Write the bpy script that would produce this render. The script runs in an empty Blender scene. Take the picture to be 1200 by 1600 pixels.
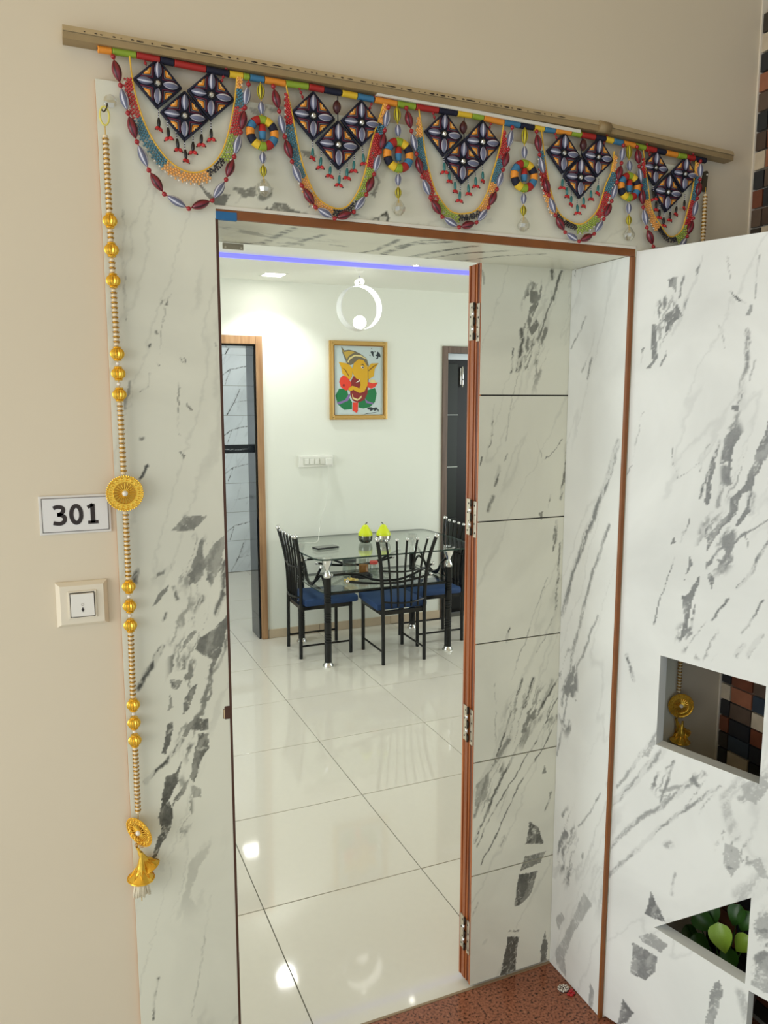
import bpy, bmesh, math, random
import numpy as np
from mathutils import Vector, Matrix
random.seed(7)
SC = bpy.context.scene
COL = SC.collection
R = math.radians
PI = math.pi

# ------------------------------------------------------------------ camera
CAMP = np.array([0.0, 0.0, 1.7226])
YAW, PITCH, FPX = 0.404565, 0.140041, 1216.6
cam_d = bpy.data.cameras.new('camera')
cam = bpy.data.objects.new('camera', cam_d); COL.objects.link(cam)
cam.location = CAMP
cam.rotation_euler = (PI/2 - PITCH, 0, -YAW)
cam_d.sensor_fit = 'VERTICAL'; cam_d.sensor_height = 32.0
cam_d.lens = FPX / 1600 * 32.0
cam_d.clip_start = 0.05
SC.camera = cam
# ------------------------------------------------------------------ world, lamps, exposure
SC.view_settings.view_transform = 'Standard'
SC.view_settings.look = 'None'
SC.view_settings.gamma = 1.0
SC.view_settings.use_curve_mapping = False
SC.view_settings.exposure = 0.0
w = bpy.data.worlds.new('sky'); SC.world = w; w.use_nodes = True
bg = w.node_tree.nodes['Background']
bg.inputs[0].default_value = (0.80, 0.90, 1.0, 1); bg.inputs[1].default_value = 0.96
def area_lamp(name, loc, target, sx, sy, power, col=(1, 1, 1)):
    l = bpy.data.lights.new(name, 'AREA'); l.shape = 'RECTANGLE'; l.size = sx; l.size_y = sy
    l.energy = power; l.color = col
    o = bpy.data.objects.new(name, l); COL.objects.link(o); o.location = loc
    o.rotation_euler = (Vector(target) - Vector(loc)).to_track_quat('-Z', 'Y').to_euler()
    return o
# daylight through the corridor's open side; two added fill lamps brighten the dining room
area_lamp('corridor_daylight', (-2.55, 0.1, 1.55), (1.5, 0.9, 1.2), 1.9, 1.9, 41, (1.0, 0.965, 0.91))
area_lamp('left_fill_light', (-1.42, 3.6, 1.45), (2.0, 3.9, 1.0), 1.9, 1.4, 38, (0.93, 1.0, 0.985))
area_lamp('right_fill_light', (4.5, 3.5, 1.45), (2.0, 3.9, 1.0), 1.9, 1.4, 32, (0.93, 1.0, 0.985))

area_lamp('tiled_room_fill', (-.05, 6.7, 1.6), (1.2, 7.1, 1.2), .9, 1.2, 23, (0.9, 0.97, 1.0))  # added fill lamp inside the closed tiled room, which has no window

# ------------------------------------------------------------------ helpers
_cy, _sy, _cp, _sp = math.cos(YAW), math.sin(YAW), math.cos(PITCH), math.sin(PITCH)
_FW = np.array([_sy*_cp, _cy*_cp, -_sp]); _RT = np.array([_cy, -_sy, 0]); _UP = np.cross(_RT, _FW)
def ray(px, py): return _FW + (px-600)/FPX*_RT - (py-800)/FPX*_UP
def at(px, py, Y):            # the point seen at a pixel of the photograph, on the plane y = Y
    d = ray(px, py); return CAMP + d*Y/d[1]
def atz(px, py, Z):
    d = ray(px, py); return CAMP + d*(Z-CAMP[2])/d[2]

def lin(c):
    c = np.array(c, float)/255.0
    return tuple(np.where(c <= 0.04045, c/12.92, ((c+0.055)/1.055)**2.4))
MATS = {}
def mat(name, rgb, rough=0.5, metal=0.0, noise=0.0, nscale=20.0, bump=0.0, emit=0.0, spec=0.5, coat=0.0):
    if name in MATS: return MATS[name]
    m = bpy.data.materials.new(name); m.use_nodes = True
    nt = m.node_tree; b = nt.nodes['Principled BSDF']
    c = lin(rgb)
    b.inputs['Base Color'].default_value = (*c, 1)
    b.inputs['Roughness'].default_value = rough
    b.inputs['Metallic'].default_value = metal
    b.inputs['Specular IOR Level'].default_value = spec
    if coat: b.inputs['Coat Weight'].default_value = coat; b.inputs['Coat Roughness'].default_value = 0.06
    if emit:
        b.inputs['Emission Color'].default_value = (*c, 1); b.inputs['Emission Strength'].default_value = emit
    tc = nt.nodes.new('ShaderNodeTexCoord')
    nz = nt.nodes.new('ShaderNodeTexNoise'); nz.inputs['Scale'].default_value = nscale; nz.inputs['Detail'].default_value = 5
    nt.links.new(tc.outputs['Object'], nz.inputs['Vector'])
    if noise:
        mx = nt.nodes.new('ShaderNodeMix'); mx.data_type = 'RGBA'
        mx.inputs[6].default_value = (*[x*(1-noise) for x in c], 1)
        mx.inputs[7].default_value = (*[min(1, x*(1+noise)) for x in c], 1)
        nt.links.new(nz.outputs['Fac'], mx.inputs[0]); nt.links.new(mx.outputs[2], b.inputs['Base Color'])
    if bump:
        bp = nt.nodes.new('ShaderNodeBump'); bp.inputs['Strength'].default_value = bump; bp.inputs['Distance'].default_value = 0.002
        nt.links.new(nz.outputs['Fac'], bp.inputs['Height']); nt.links.new(bp.outputs[0], b.inputs['Normal'])
    MATS[name] = m
    return m

def marble_mat(name, base, dark, rough=0.25):
    m = bpy.data.materials.new(name); m.use_nodes = True; nt = m.node_tree; b = nt.nodes['Principled BSDF']
    at_ = nt.nodes.new('ShaderNodeAttribute'); at_.attribute_name = 'vein'
    tc = nt.nodes.new('ShaderNodeTexCoord')
    n1 = nt.nodes.new('ShaderNodeTexNoise'); n1.inputs['Scale'].default_value = 2.5; n1.inputs['Detail'].default_value = 6
    n1.inputs['Distortion'].default_value = 0.8
    nt.links.new(tc.outputs['Object'], n1.inputs['Vector'])
    r1 = nt.nodes.new('ShaderNodeValToRGB')
    bl = lin(base)
    r1.color_ramp.elements[0].position = 0.35; r1.color_ramp.elements[0].color = (*[x*0.87 for x in bl], 1)
    r1.color_ramp.elements[1].position = 0.6; r1.color_ramp.elements[1].color = (*bl, 1)
    nt.links.new(n1.outputs['Fac'], r1.inputs[0])
    n2 = nt.nodes.new('ShaderNodeTexNoise'); n2.inputs['Scale'].default_value = 70; n2.inputs['Detail'].default_value = 8
    n2.inputs['Roughness'].default_value = 0.75
    nt.links.new(tc.outputs['Object'], n2.inputs['Vector'])
    ml = nt.nodes.new('ShaderNodeMath'); ml.operation = 'MULTIPLY_ADD'; ml.inputs[1].default_value = 0.5; ml.inputs[2].default_value = 0.75
    nt.links.new(n2.outputs['Fac'], ml.inputs[0])
    mm = nt.nodes.new('ShaderNodeMath'); mm.operation = 'MULTIPLY'; mm.use_clamp = True
    nt.links.new(ml.outputs[0], mm.inputs[0]); nt.links.new(at_.outputs['Fac'], mm.inputs[1])
    mx = nt.nodes.new('ShaderNodeMix'); mx.data_type = 'RGBA'; mx.inputs[7].default_value = (*lin(dark), 1)
    nt.links.new(mm.outputs[0], mx.inputs[0]); nt.links.new(r1.outputs[0], mx.inputs[6])
    nt.links.new(mx.outputs[2], b.inputs['Base Color'])
    b.inputs['Roughness'].default_value = rough
    b.inputs['Specular IOR Level'].default_value = 0.4
    MATS[name] = m
    return m

def thin_glass(name, tint, gloss=0.10):
    m = bpy.data.materials.new(name); m.use_nodes = True; nt = m.node_tree; nt.nodes.clear()
    o = nt.nodes.new('ShaderNodeOutputMaterial'); tr = nt.nodes.new('ShaderNodeBsdfTransparent'); gl = nt.nodes.new('ShaderNodeBsdfGlossy')
    tr.inputs[0].default_value = (*lin(tint), 1); gl.inputs['Roughness'].default_value = 0.03
    lw = nt.nodes.new('ShaderNodeLayerWeight'); lw.inputs[0].default_value = 0.5
    pw = nt.nodes.new('ShaderNodeMath'); pw.operation = 'POWER'; pw.inputs[1].default_value = 4.0; nt.links.new(lw.outputs['Facing'], pw.inputs[0])
    ml = nt.nodes.new('ShaderNodeMath'); ml.operation = 'MULTIPLY_ADD'; ml.inputs[1].default_value = 0.75; ml.inputs[2].default_value = gloss*0.5
    ml.use_clamp = True
    nt.links.new(pw.outputs[0], ml.inputs[0])
    mx = nt.nodes.new('ShaderNodeMixShader'); nt.links.new(ml.outputs[0], mx.inputs[0])
    nt.links.new(tr.outputs[0], mx.inputs[1]); nt.links.new(gl.outputs[0], mx.inputs[2]); nt.links.new(mx.outputs[0], o.inputs[0])
    MATS[name] = m
    return m

def tag(o, label=None, cat=None, group=None, kind=None):
    if label: o['label'] = label
    if cat: o['category'] = cat
    if group: o['group'] = group
    if kind: o['kind'] = kind
    return o
def mesh_of(bm, name, mats, smooth=False):
    me = bpy.data.meshes.new(name)
    bmesh.ops.recalc_face_normals(bm, faces=bm.faces)
    bm.to_mesh(me); bm.free()
    if not isinstance(mats, (list, tuple)): mats = [mats]
    for m in mats: me.materials.append(m)
    if smooth:
        me.polygons.foreach_set('use_smooth', [True]*len(me.polygons))
        try: me.set_sharp_from_angle(angle=R(40))
        except Exception: pass
    return me
def obj(name, me, parent=None, loc=(0, 0, 0), rot=(0, 0, 0), scale=(1, 1, 1)):
    """loc is a local position under the parent"""
    o = bpy.data.objects.new(name, me); COL.objects.link(o)
    if parent: o.parent = parent
    o.location = loc; o.rotation_euler = rot; o.scale = scale
    return o
def part(name, bm, m, parent=None, smooth=False, loc=(0, 0, 0), rot=(0, 0, 0)):
    return obj(name, mesh_of(bm, name, m, smooth), parent, loc, rot)
def thing(name, label, cat, loc=(0, 0, 0), rz=0, group=None):
    o = bpy.data.objects.new(name, None); COL.objects.link(o); o.empty_display_size = 0.05
    o.location = loc; o.rotation_euler = (0, 0, rz)
    return tag(o, label, cat, group)
def struct(name, bm=None, m=None, label=None, loc=(0, 0, 0)):
    if bm is None:
        o = bpy.data.objects.new(name, None); COL.objects.link(o); o.location = loc
    else: o = part(name, bm, m, None, False, loc)
    o['kind'] = 'structure'
    if label: o['label'] = label
    return o
def dup(root, loc, rz, label, group):
    def cp(o, p):
        c = o.copy(); COL.objects.link(c)
        if p: c.parent = p
        for ch in list(o.children): cp(ch, c)
        return c
    r_ = cp(root, None); r_.location = loc; r_.rotation_euler = (0, 0, rz); r_['label'] = label
    if group: r_['group'] = group
    return r_

BM = bmesh.new
def box(bm, lo, hi, bev=0, mi=0, M=None):
    vs = [bm.verts.new((x, y, z)) for z in (lo[2], hi[2]) for y in (lo[1], hi[1]) for x in (lo[0], hi[0])]
    fs = [bm.faces.new([vs[i] for i in f]) for f in ((0, 2, 3, 1), (4, 5, 7, 6), (0, 1, 5, 4), (2, 6, 7, 3), (0, 4, 6, 2), (1, 3, 7, 5))]
    for f in fs: f.material_index = mi
    if M is not None:
        for v in vs: v.co = M @ v.co
    if bev:
        es = list({e for f in fs for e in f.edges})
        bmesh.ops.bevel(bm, geom=es, offset=bev, segments=2, affect='EDGES', profile=0.6)
    return bm
def tube(bm, pts, rad, seg=8, mi=0, closed=False, cap=True, alt=None):
    P = [Vector(p) for p in pts]; n = len(P)
    rads = rad if hasattr(rad, '__len__') else [rad]*n
    T = []
    for i in range(n):
        a = P[(i-1) % n] if (closed or i > 0) else P[i]; b = P[(i+1) % n] if (closed or i < n-1) else P[i]
        T.append((b-a).normalized())
    t = T[0]; up = Vector((0, 0, 1)) if abs(t.z) < 0.9 else Vector((1, 0, 0))
    nrm = t.cross(up).normalized(); rings = []
    for i in range(n):
        nrm = (nrm - T[i]*nrm.dot(T[i])).normalized(); bi = T[i].cross(nrm)
        rings.append([bm.verts.new(P[i] + (nrm*math.cos(2*PI*k/seg) + bi*math.sin(2*PI*k/seg))*rads[i]) for k in range(seg)])
    rng = range(n if closed else n-1)
    for i in rng:
        a, b = rings[i], rings[(i+1) % n]
        for k in range(seg):
            f = bm.faces.new((a[k], a[(k+1) % seg], b[(k+1) % seg], b[k])); f.material_index = mi if alt is None else alt(i, k)
            f.smooth = True
    if cap and not closed:
        bm.faces.new(rings[0][::-1]).material_index = mi; bm.faces.new(rings[-1]).material_index = mi
    return bm
def lathe(bm, prof, seg=16, mi=0, M=None, alt=None):
    """prof = list of (r, z) around the z axis"""
    rings = []
    for r_, z in prof:
        if r_ < 1e-6: rings.append([bm.verts.new((0, 0, z))])
        else: rings.append([bm.verts.new((r_*math.cos(2*PI*k/seg), r_*math.sin(2*PI*k/seg), z)) for k in range(seg)])
    for i in range(len(rings)-1):
        a, b = rings[i], rings[i+1]
        for k in range(seg):
            k2 = (k+1) % seg
            if len(a) == 1 and len(b) == 1: continue
            q = (a[0], b[k2], b[k]) if len(a) == 1 else ((a[k], a[k2], b[0]) if len(b) == 1 else (a[k], a[k2], b[k2], b[k]))
            f = bm.faces.new(q); f.material_index = mi if alt is None else alt(i, k); f.smooth = True
    if M is not None:
        for rg in rings:
            for v in rg: v.co = M @ v.co
    return bm
def sphere(bm, c, r_, sub=2, mi=0, sc=(1, 1, 1)):
    g = bmesh.ops.create_icosphere(bm, subdivisions=sub, radius=r_)
    fs = set()
    for v in g['verts']:
        v.co = Vector(c) + Vector((v.co.x*sc[0], v.co.y*sc[1], v.co.z*sc[2]))
        fs.update(v.link_faces)
    for f in fs: f.material_index = mi; f.smooth = True
    return bm
def prism(bm, pts, f0, f1, mi=0):
    """pts: 2D outline, f0 / f1 map (u, v) to the two 3D caps"""
    a = [bm.verts.new(f0(u, v)) for u, v in pts]; b = [bm.verts.new(f1(u, v)) for u, v in pts]
    fs = [bm.faces.new(a), bm.faces.new(b[::-1])]
    for i in range(len(pts)):
        j = (i+1) % len(pts); fs.append(bm.faces.new((a[j], a[i], b[i], b[j])))
    for f in fs: f.material_index = mi
    return bm
def smooth_path(pts, n=6):
    P = [Vector(p) for p in pts]; out = []
    for i in range(len(P)-1):
        p0, p1, p2, p3 = P[max(i-1, 0)], P[i], P[i+1], P[min(i+2, len(P)-1)]
        for k in range(n):
            t = k/n
            out.append(0.5*((2*p1) + (p2-p0)*t + (2*p0-5*p1+4*p2-p3)*t*t + (3*p1-p0-3*p2+p3)*t**3))
    out.append(P[-1]); return out

# numpy value noise, used for the veining of the marble
_RNG = np.random.RandomState(11); _TB = _RNG.rand(256, 256)
def vnoise(x, y, s=0):
    xi = np.floor(x).astype(int); yi = np.floor(y).astype(int); fx = x-xi; fy = y-yi
    fx = fx*fx*(3-2*fx); fy = fy*fy*(3-2*fy); xi = xi + s*37; yi = yi + s*91
    g = lambda a, b: _TB[a & 255, b & 255]
    return (g(xi, yi)*(1-fx)+g(xi+1, yi)*fx)*(1-fy)+(g(xi, yi+1)*(1-fx)+g(xi+1, yi+1)*fx)*fy
def fbm(x, y, s=0, o=4):
    t = 0; a = 0.5; n = 0
    for i in range(o):
        t = t+a*vnoise(x*2**i, y*2**i, s+i); n += a; a *= 0.5
    return t/n
def sstep(a, b, x): x = np.clip((x-a)/(b-a), 0, 1); return x*x*(3-2*x)
def veins(U, V, polys=(), strokes=(), seed=0, ang=66, amount=1.0, thr=0.52, zones=()):
    """darkness 0..1 of the marble print at (U, V), metres"""
    a = R(ang)
    wx = (fbm(U*22, V*22, seed+3)-.5)*.022 + (fbm(U*110, V*110, seed+4)-.5)*.012
    wy = (fbm(U*22, V*22, seed+5)-.5)*.022 + (fbm(U*110, V*110, seed+6)-.5)*.012
    s = U*math.cos(a)+V*math.sin(a) + wx; t = -U*math.sin(a)+V*math.cos(a) + wy
    patch = sstep(thr, thr+.17, fbm(s*1.3+5, t*3.1+9, seed+7, 3))
    n1 = fbm(s*1.6, t*13, seed+8)
    zn = 0*U
    for zu, zv, ru, rv in zones: zn = np.maximum(zn, np.exp(-((U-zu)/ru)**2-((V-zv)/rv)**2))
    m = np.exp(-((n1-.5)/.014)**2)*patch*.55*amount
    m = np.maximum(m, np.exp(-((n1-.56)/.05)**2)*patch*.07*amount)
    m = np.maximum(m, sstep(.66, .73, fbm(s*9, t*34, seed+12))*patch*.75*amount)
    if zones:       # crackled, broken patches where the print is busy
        m = np.maximum(m, sstep(.60, .68, fbm(s*16+7, t*44+3, seed+40)+.16*(zn-.75))*sstep(.3, .55, zn)*.75)
        m = np.maximum(m, np.exp(-((fbm(s*3.5, t*26, seed+44)-.5)/.018)**2)*sstep(.25, .6, zn)*.6)
    n4 = fbm(s*.9+3, t*6+1, seed+15)
    m = np.maximum(m, np.exp(-((n4-.5)/.008)**2)*.13)
    brk = fbm(s*14, t*70, seed+20); fib = fbm(s*7, t*150, seed+24, 3)
    for pl, wd, dk in strokes:
        for (x0, y0), (x1, y1) in zip(pl[:-1], pl[1:]):
            dx, dy = x1-x0, y1-y0; L = dx*dx+dy*dy+1e-12
            q = np.clip(((U+wx*.6-x0)*dx+(V+wy*.6-y0)*dy)/L, 0, 1)
            d = np.hypot(U+wx*.6-x0-q*dx, V+wy*.6-y0-q*dy)
            k_ = sstep(.38, .60, fib) if wd > .007 else sstep(.34, .48, brk)
            m = np.maximum(m, min(1, dk*1.25)*sstep(wd*.66, wd*.22, d+wd*.5*(fib-.5))*(0.18+0.82*k_))
    crk = fbm(s*34, t*34, seed+30)
    for pl, dk in polys:
        P = np.array(pl); x = U+wx*.45; y = V+wy*.45
        sel = (x > P[:, 0].min()-.01) & (x < P[:, 0].max()+.01) & (y > P[:, 1].min()-.01) & (y < P[:, 1].max()+.01)
        if not sel.any(): continue
        xs, ys = x[sel], y[sel]; ins = np.zeros(xs.shape, bool)
        for i in range(len(P)):
            (xa, ya), (xb, yb) = P[i], P[(i+1) % len(P)]
            c = ((ya > ys) != (yb > ys)) & (xs < (xb-xa)*(ys-ya)/(yb-ya+1e-12)+xa); ins ^= c
        v = np.where(ins, dk*(1-.55*np.exp(-((crk[sel]-.47)/.016)**2)-.25*sstep(.5, .7, brk[sel])), 0)
        m[sel] = np.maximum(m[sel], v)
    return np.clip(m, 0, 1)

def clip_half(poly, a, b, keep_left):
    out = []; n = len(poly)
    sd = [((b[0]-a[0])*(p[1]-a[1])-(b[1]-a[1])*(p[0]-a[0]))*(1 if keep_left else -1) for p in poly]
    for i in range(n):
        j = (i+1) % n
        if sd[i] >= 0: out.append(poly[i])
        if (sd[i] > 0 > sd[j]) or (sd[i] < 0 < sd[j]):
            t = sd[i]/(sd[i]-sd[j]); p, q = poly[i], poly[j]; out.append((p[0]+(q[0]-p[0])*t, p[1]+(q[1]-p[1])*t))
    return out if len(out) > 2 else []
def parea(p): return sum(p[i][0]*p[(i+1) % len(p)][1]-p[(i+1) % len(p)][0]*p[i][1] for i in range(len(p)))/2
def slab(outline, front, back, cell, vein_fn, m, name, parent=None, holes=(), side_mat=None, hole_mat=None):
    """a slab with a finely divided printed face. outline and holes are convex and counter-clockwise, (u, v) in metres"""
    us = [p[0] for p in outline]; vs_ = [p[1] for p in outline]
    u0, u1, v0, v1 = min(us), max(us), min(vs_), max(vs_)
    nu, nv = max(1, round((u1-u0)/cell)), max(1, round((v1-v0)/cell)); du, dv = (u1-u0)/nu, (v1-v0)/nv
    vid = {}; co = []; uv = []; faces = []; mi = []
    hb = [(min(p[0] for p in H), max(p[0] for p in H), min(p[1] for p in H), max(p[1] for p in H)) for H in holes]
    hp = []
    for e in range(len(outline)):
        (xa, ya), (xb, yb) = outline[e], outline[(e+1) % len(outline)]
        hp.append((-(yb-ya), xb-xa, -(xb-xa)*ya+(yb-ya)*xa+1e-7))
    def V(p):
        k = (round(p[0]*2e4), round(p[1]*2e4))
        if k not in vid: vid[k] = len(co); co.append(front(*p)); uv.append(p)
        return vid[k]
    for j in range(nv):
        for i in range(nu):
            a, b, c, d = u0+i*du, u0+(i+1)*du, v0+j*dv, v0+(j+1)*dv
            if not any(b >= h_[0] and a <= h_[1] and d >= h_[2] and c <= h_[3] for h_ in hb) and all(min(A_*a, A_*b)+min(B_*c, B_*d)+C_ > 0 for A_, B_, C_ in hp):
                faces.append((V((a, c)), V((b, c)), V((b, d)), V((a, d)))); mi.append(0); continue
            polys = [[(a, c), (b, c), (b, d), (a, d)]]
            for e in range(len(outline)):
                p, q = outline[e], outline[(e+1) % len(outline)]
                polys = [x for x in (clip_half(y, p, q, True) for y in polys) if x]
            for H in holes:
                if b < min(p[0] for p in H) or a > max(p[0] for p in H) or d < min(p[1] for p in H) or c > max(p[1] for p in H): continue
                nxt = []
                for y in polys:
                    rest = y
                    for e in range(len(H)):
                        if not rest: break
                        p, q = H[e], H[(e+1) % len(H)]
                        o_ = clip_half(rest, p, q, False)
                        if o_ and abs(parea(o_)) > 1e-10: nxt.append(o_)
                        rest = clip_half(rest, p, q, True)
                polys = nxt
            for y in polys:
                ids = []
                for p in y:
                    k = V(p)
                    if k not in ids: ids.append(k)
                if len(ids) > 2: faces.append(ids); mi.append(0)
    nfront = len(co)
    def ring(pts, inner, idx):
        n = len(pts); base = len(co)
        for p in pts: co.append(front(*p)); uv.append(p)
        for p in pts: co.append(back(*p)); uv.append(p)
        for i in range(n):
            j = (i+1) % n
            q = [base+i, base+n+i, base+n+j, base+j]
            faces.append(q if not inner else q[::-1]); mi.append(idx)
        return base+n
    b0 = ring(list(outline), False, 1)
    if not holes: faces.append([b0+i for i in range(len(outline))][::-1]); mi.append(1)
    for H in holes: ring(list(H), True, 2)
    if holes:       # the back face, coarse
        back_polys = [list(outline)]
        for H in holes:
            nxt = []
            for y in back_polys:
                rest = y
                for e in range(len(H)):
                    if not rest: break
                    p, q = H[e], H[(e+1) % len(H)]
                    o_ = clip_half(rest, p, q, False)
                    if o_ and abs(parea(o_)) > 1e-9: nxt.append(o_)
                    rest = clip_half(rest, p, q, True)
            back_polys = nxt
        for y in back_polys:
            b = len(co)
            for p in y: co.append(back(*p)); uv.append(p)
            faces.append(list(range(b, b+len(y)))[::-1]); mi.append(1)
    me = bpy.data.meshes.new(name); me.from_pydata([tuple(c) for c in co], [], faces)
    UV = np.array(uv); vv = vein_fn(UV[:, 0], UV[:, 1]).astype(np.float32)
    at_ = me.attributes.new('vein', 'FLOAT', 'POINT'); at_.data.foreach_set('value', vv)
    me.materials.append(m); me.materials.append(side_mat or m); me.materials.append(hole_mat or side_mat or m)
    me.polygons.foreach_set('material_index', mi)
    me.update()
    return obj(name, me, parent)

# ------------------------------------------------------------------ materials
M_PAINT = mat('cream_paint', (219, 207, 183), 0.75, noise=0.035, nscale=3, bump=0.05)
M_WHITE = mat('white_paint', (232, 234, 224), 0.7, noise=0.015, nscale=4)
M_CEIL = mat('ceiling_paint', (236, 236, 226), 0.8)
M_MARB = marble_mat('veined_marble', (226, 225, 207), (80, 80, 72), 0.28)
M_MARBW = marble_mat('white_veined_marble', (233, 235, 231), (92, 95, 97), 0.3)
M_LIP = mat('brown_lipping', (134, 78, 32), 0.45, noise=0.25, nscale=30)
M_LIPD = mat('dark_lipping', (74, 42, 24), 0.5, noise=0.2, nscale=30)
M_PVC = mat('white_edging', (226, 222, 208), 0.5)
def wood_mat(name, c0, c1, rough=0.4, sx=60):
    m = mat(name, c0, rough); nt = m.node_tree; b = nt.nodes['Principled BSDF']
    tc = nt.nodes.new('ShaderNodeTexCoord'); mp = nt.nodes.new('ShaderNodeMapping'); mp.inputs['Scale'].default_value = (sx, sx, 2)
    nz = nt.nodes.new('ShaderNodeTexNoise'); nz.inputs['Scale'].default_value = 2; nz.inputs['Detail'].default_value = 6
    rp = nt.nodes.new('ShaderNodeValToRGB'); rp.color_ramp.elements[0].color = (*lin(c1), 1); rp.color_ramp.elements[1].color = (*lin(c0), 1)
    rp.color_ramp.elements[0].position = 0.35; rp.color_ramp.elements[1].position = 0.65
    nt.links.new(tc.outputs['Object'], mp.inputs[0]); nt.links.new(mp.outputs[0], nz.inputs['Vector'])
    nt.links.new(nz.outputs['Fac'], rp.inputs[0]); nt.links.new(rp.outputs[0], b.inputs['Base Color'])
    return m
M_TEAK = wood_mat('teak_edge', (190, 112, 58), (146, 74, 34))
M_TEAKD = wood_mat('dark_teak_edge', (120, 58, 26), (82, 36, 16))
M_FRAME = wood_mat('door_frame_wood', (176, 138, 100), (150, 112, 78), 0.45, 30)
M_FRAMED = wood_mat('dark_frame_wood', (112, 92, 80), (90, 72, 62), 0.45, 30)
M_TILE = mat('polished_floor_tile', (224, 218, 205), 0.05, noise=0.02, nscale=40, spec=0.6)
M_GROUT = mat('tile_joint', (120, 116, 104), 0.8)
M_CHROME = mat('chrome', (225, 225, 225), 0.12, 1.0)
M_STEEL = mat('worn_steel', (196, 186, 168), 0.35, 0.8, noise=0.3, nscale=60)
M_STEELD = mat('dark_steel', (60, 52, 42), 0.5, 0.5)
M_BLACK = mat('black_gloss_metal', (10, 12, 13), 0.25, spec=0.4)
M_SEAT = mat('blue_seat_fabric', (36, 66, 112), 0.7, noise=0.12, nscale=12)
M_GLASS = thin_glass('table_glass', (252, 255, 253), 0.14)
M_GLASSE = mat('glass_edge', (42, 62, 58), 0.15)
M_GOLD = mat('gold_metal', (246, 196, 74), 0.24, 0.75, noise=0.15, nscale=200)
M_GOLDD = mat('old_gold', (206, 154, 58), 0.32, 0.85)
M_PEARL = mat('pearl', (232, 214, 176), 0.22, coat=0.6)
M_PEARLW = mat('white_pearl', (238, 232, 218), 0.25, coat=0.5)
M_FRINGE = mat('cream_silk', (240, 230, 204), 0.6)
M_YCORD = mat('yellow_cord', (236, 186, 60), 0.6)
M_NAVY = mat('navy_thread', (24, 26, 48), 0.75, bump=0.3, nscale=300)
M_RED = mat('red_thread', (176, 40, 34), 0.6)
M_ORANGE = mat('orange_thread', (240, 152, 48), 0.6)
M_GREEN = mat('lime_thread', (150, 176, 52), 0.6)
M_BLUE = mat('blue_thread', (62, 124, 164), 0.6)
M_YEL = mat('yellow_thread', (236, 196, 50), 0.6)
M_MAROON = mat('maroon_bead', (124, 24, 44), 0.35, coat=0.4)
M_MAROOND = mat('maroon_bead_stripe', (60, 14, 24), 0.45)
M_REDB = mat('red_bead', (160, 26, 36), 0.35, coat=0.3)
M_SILV = mat('slate_thread', (104, 108, 132), 0.45)
M_SILVW = mat('white_thread', (204, 204, 216), 0.5)
M_OLIVE = mat('yellow_bead', (214, 198, 48), 0.4)
M_OLIVED = mat('yellow_bead_stripe', (96, 88, 24), 0.5)
M_TEAL = mat('teal_bead', (36, 112, 112), 0.3, coat=0.3)
M_BLKB = mat('black_bead', (18, 18, 20), 0.35)
M_GEM = mat('clear_gem', (214, 214, 206), 0.08, 0.6)
M_CRYS = thin_glass('clear_crystal', (250, 250, 246), 0.55)
MB_ = dict(red=mat('red_glass_bead', (196, 52, 52), 0.2, coat=0.4), blue=mat('blue_glass_bead', (74, 130, 150), 0.2, coat=0.4),
           orange=mat('orange_glass_bead', (244, 176, 92), 0.2, coat=0.4), green=mat('green_glass_bead', (164, 184, 74), 0.2, coat=0.4),
           black=mat('black_glass_bead', (22, 22, 36), 0.2, coat=0.4))
MT = dict(orange=M_ORANGE, green=M_GREEN, red=M_RED, navy=M_NAVY, yellow=M_YEL, blue=M_BLUE)

# ------------------------------------------------------------------ the setting: corridor shell
FY, WY, BY = 1.576, 1.586, 1.82          # face of the marble surround, cream wall, back of the wall
RX = 1.727                               # mosaic wall
FARY = 5.44
OX0, OX1, OZ = 0.320, 1.338, 2.080       # door opening
bm = BM()
box(bm, (-2.6, WY, 0), (OX0-.004, BY, 3.1)); box(bm, (OX1+.014, WY, 0), (4.75, BY, 3.1)); box(bm, (OX0-.004, WY, OZ+.012), (OX1+.014, BY, 3.1))
wall_front = struct('wall_front', bm, M_PAINT, 'cream painted corridor wall around the doorway')
bm = BM(); box(bm, (RX+.012, -1.9, 0), (RX+.2, WY, 3.1)); wall_right = struct('wall_right', bm, mat('mosaic_grout', (176, 170, 158), 0.85, noise=.08, nscale=30), 'corridor side wall clad in small mosaic tiles')
bm = BM(); box(bm, (-2.6, -1.9, 3.0), (RX+.2, WY, 3.1)); struct('ceiling', bm, mat('corridor_ceiling', (226, 200, 152), 0.85), 'cream corridor ceiling')
# granite floor of the corridor and doorway
M_GRAN = bpy.data.materials.new('red_granite'); M_GRAN.use_nodes = True
_nt = M_GRAN.node_tree; _b = _nt.nodes['Principled BSDF']
_tc = _nt.nodes.new('ShaderNodeTexCoord'); _v = _nt.nodes.new('ShaderNodeTexNoise'); _v.inputs['Scale'].default_value = 130; _v.inputs['Detail'].default_value = 4
_rp = _nt.nodes.new('ShaderNodeValToRGB'); E_ = _rp.color_ramp.elements
E_[0].position = 0.36; E_[0].color = (*lin((58, 36, 26)), 1); E_[1].position = 0.45; E_[1].color = (*lin((136, 84, 62)), 1)
_e = E_.new(0.62); _e.color = (*lin((158, 100, 74)), 1)
_e = E_.new(0.75); _e.color = (*lin((172, 122, 92)), 1)
_nt.links.new(_tc.outputs['Object'], _v.inputs['Vector']); _nt.links.new(_v.outputs['Fac'], _rp.inputs[0]); _nt.links.new(_rp.outputs[0], _b.inputs['Base Color'])
_b.inputs['Roughness'].default_value = 0.16; _b.inputs['Specular IOR Level'].default_value = .35
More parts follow.
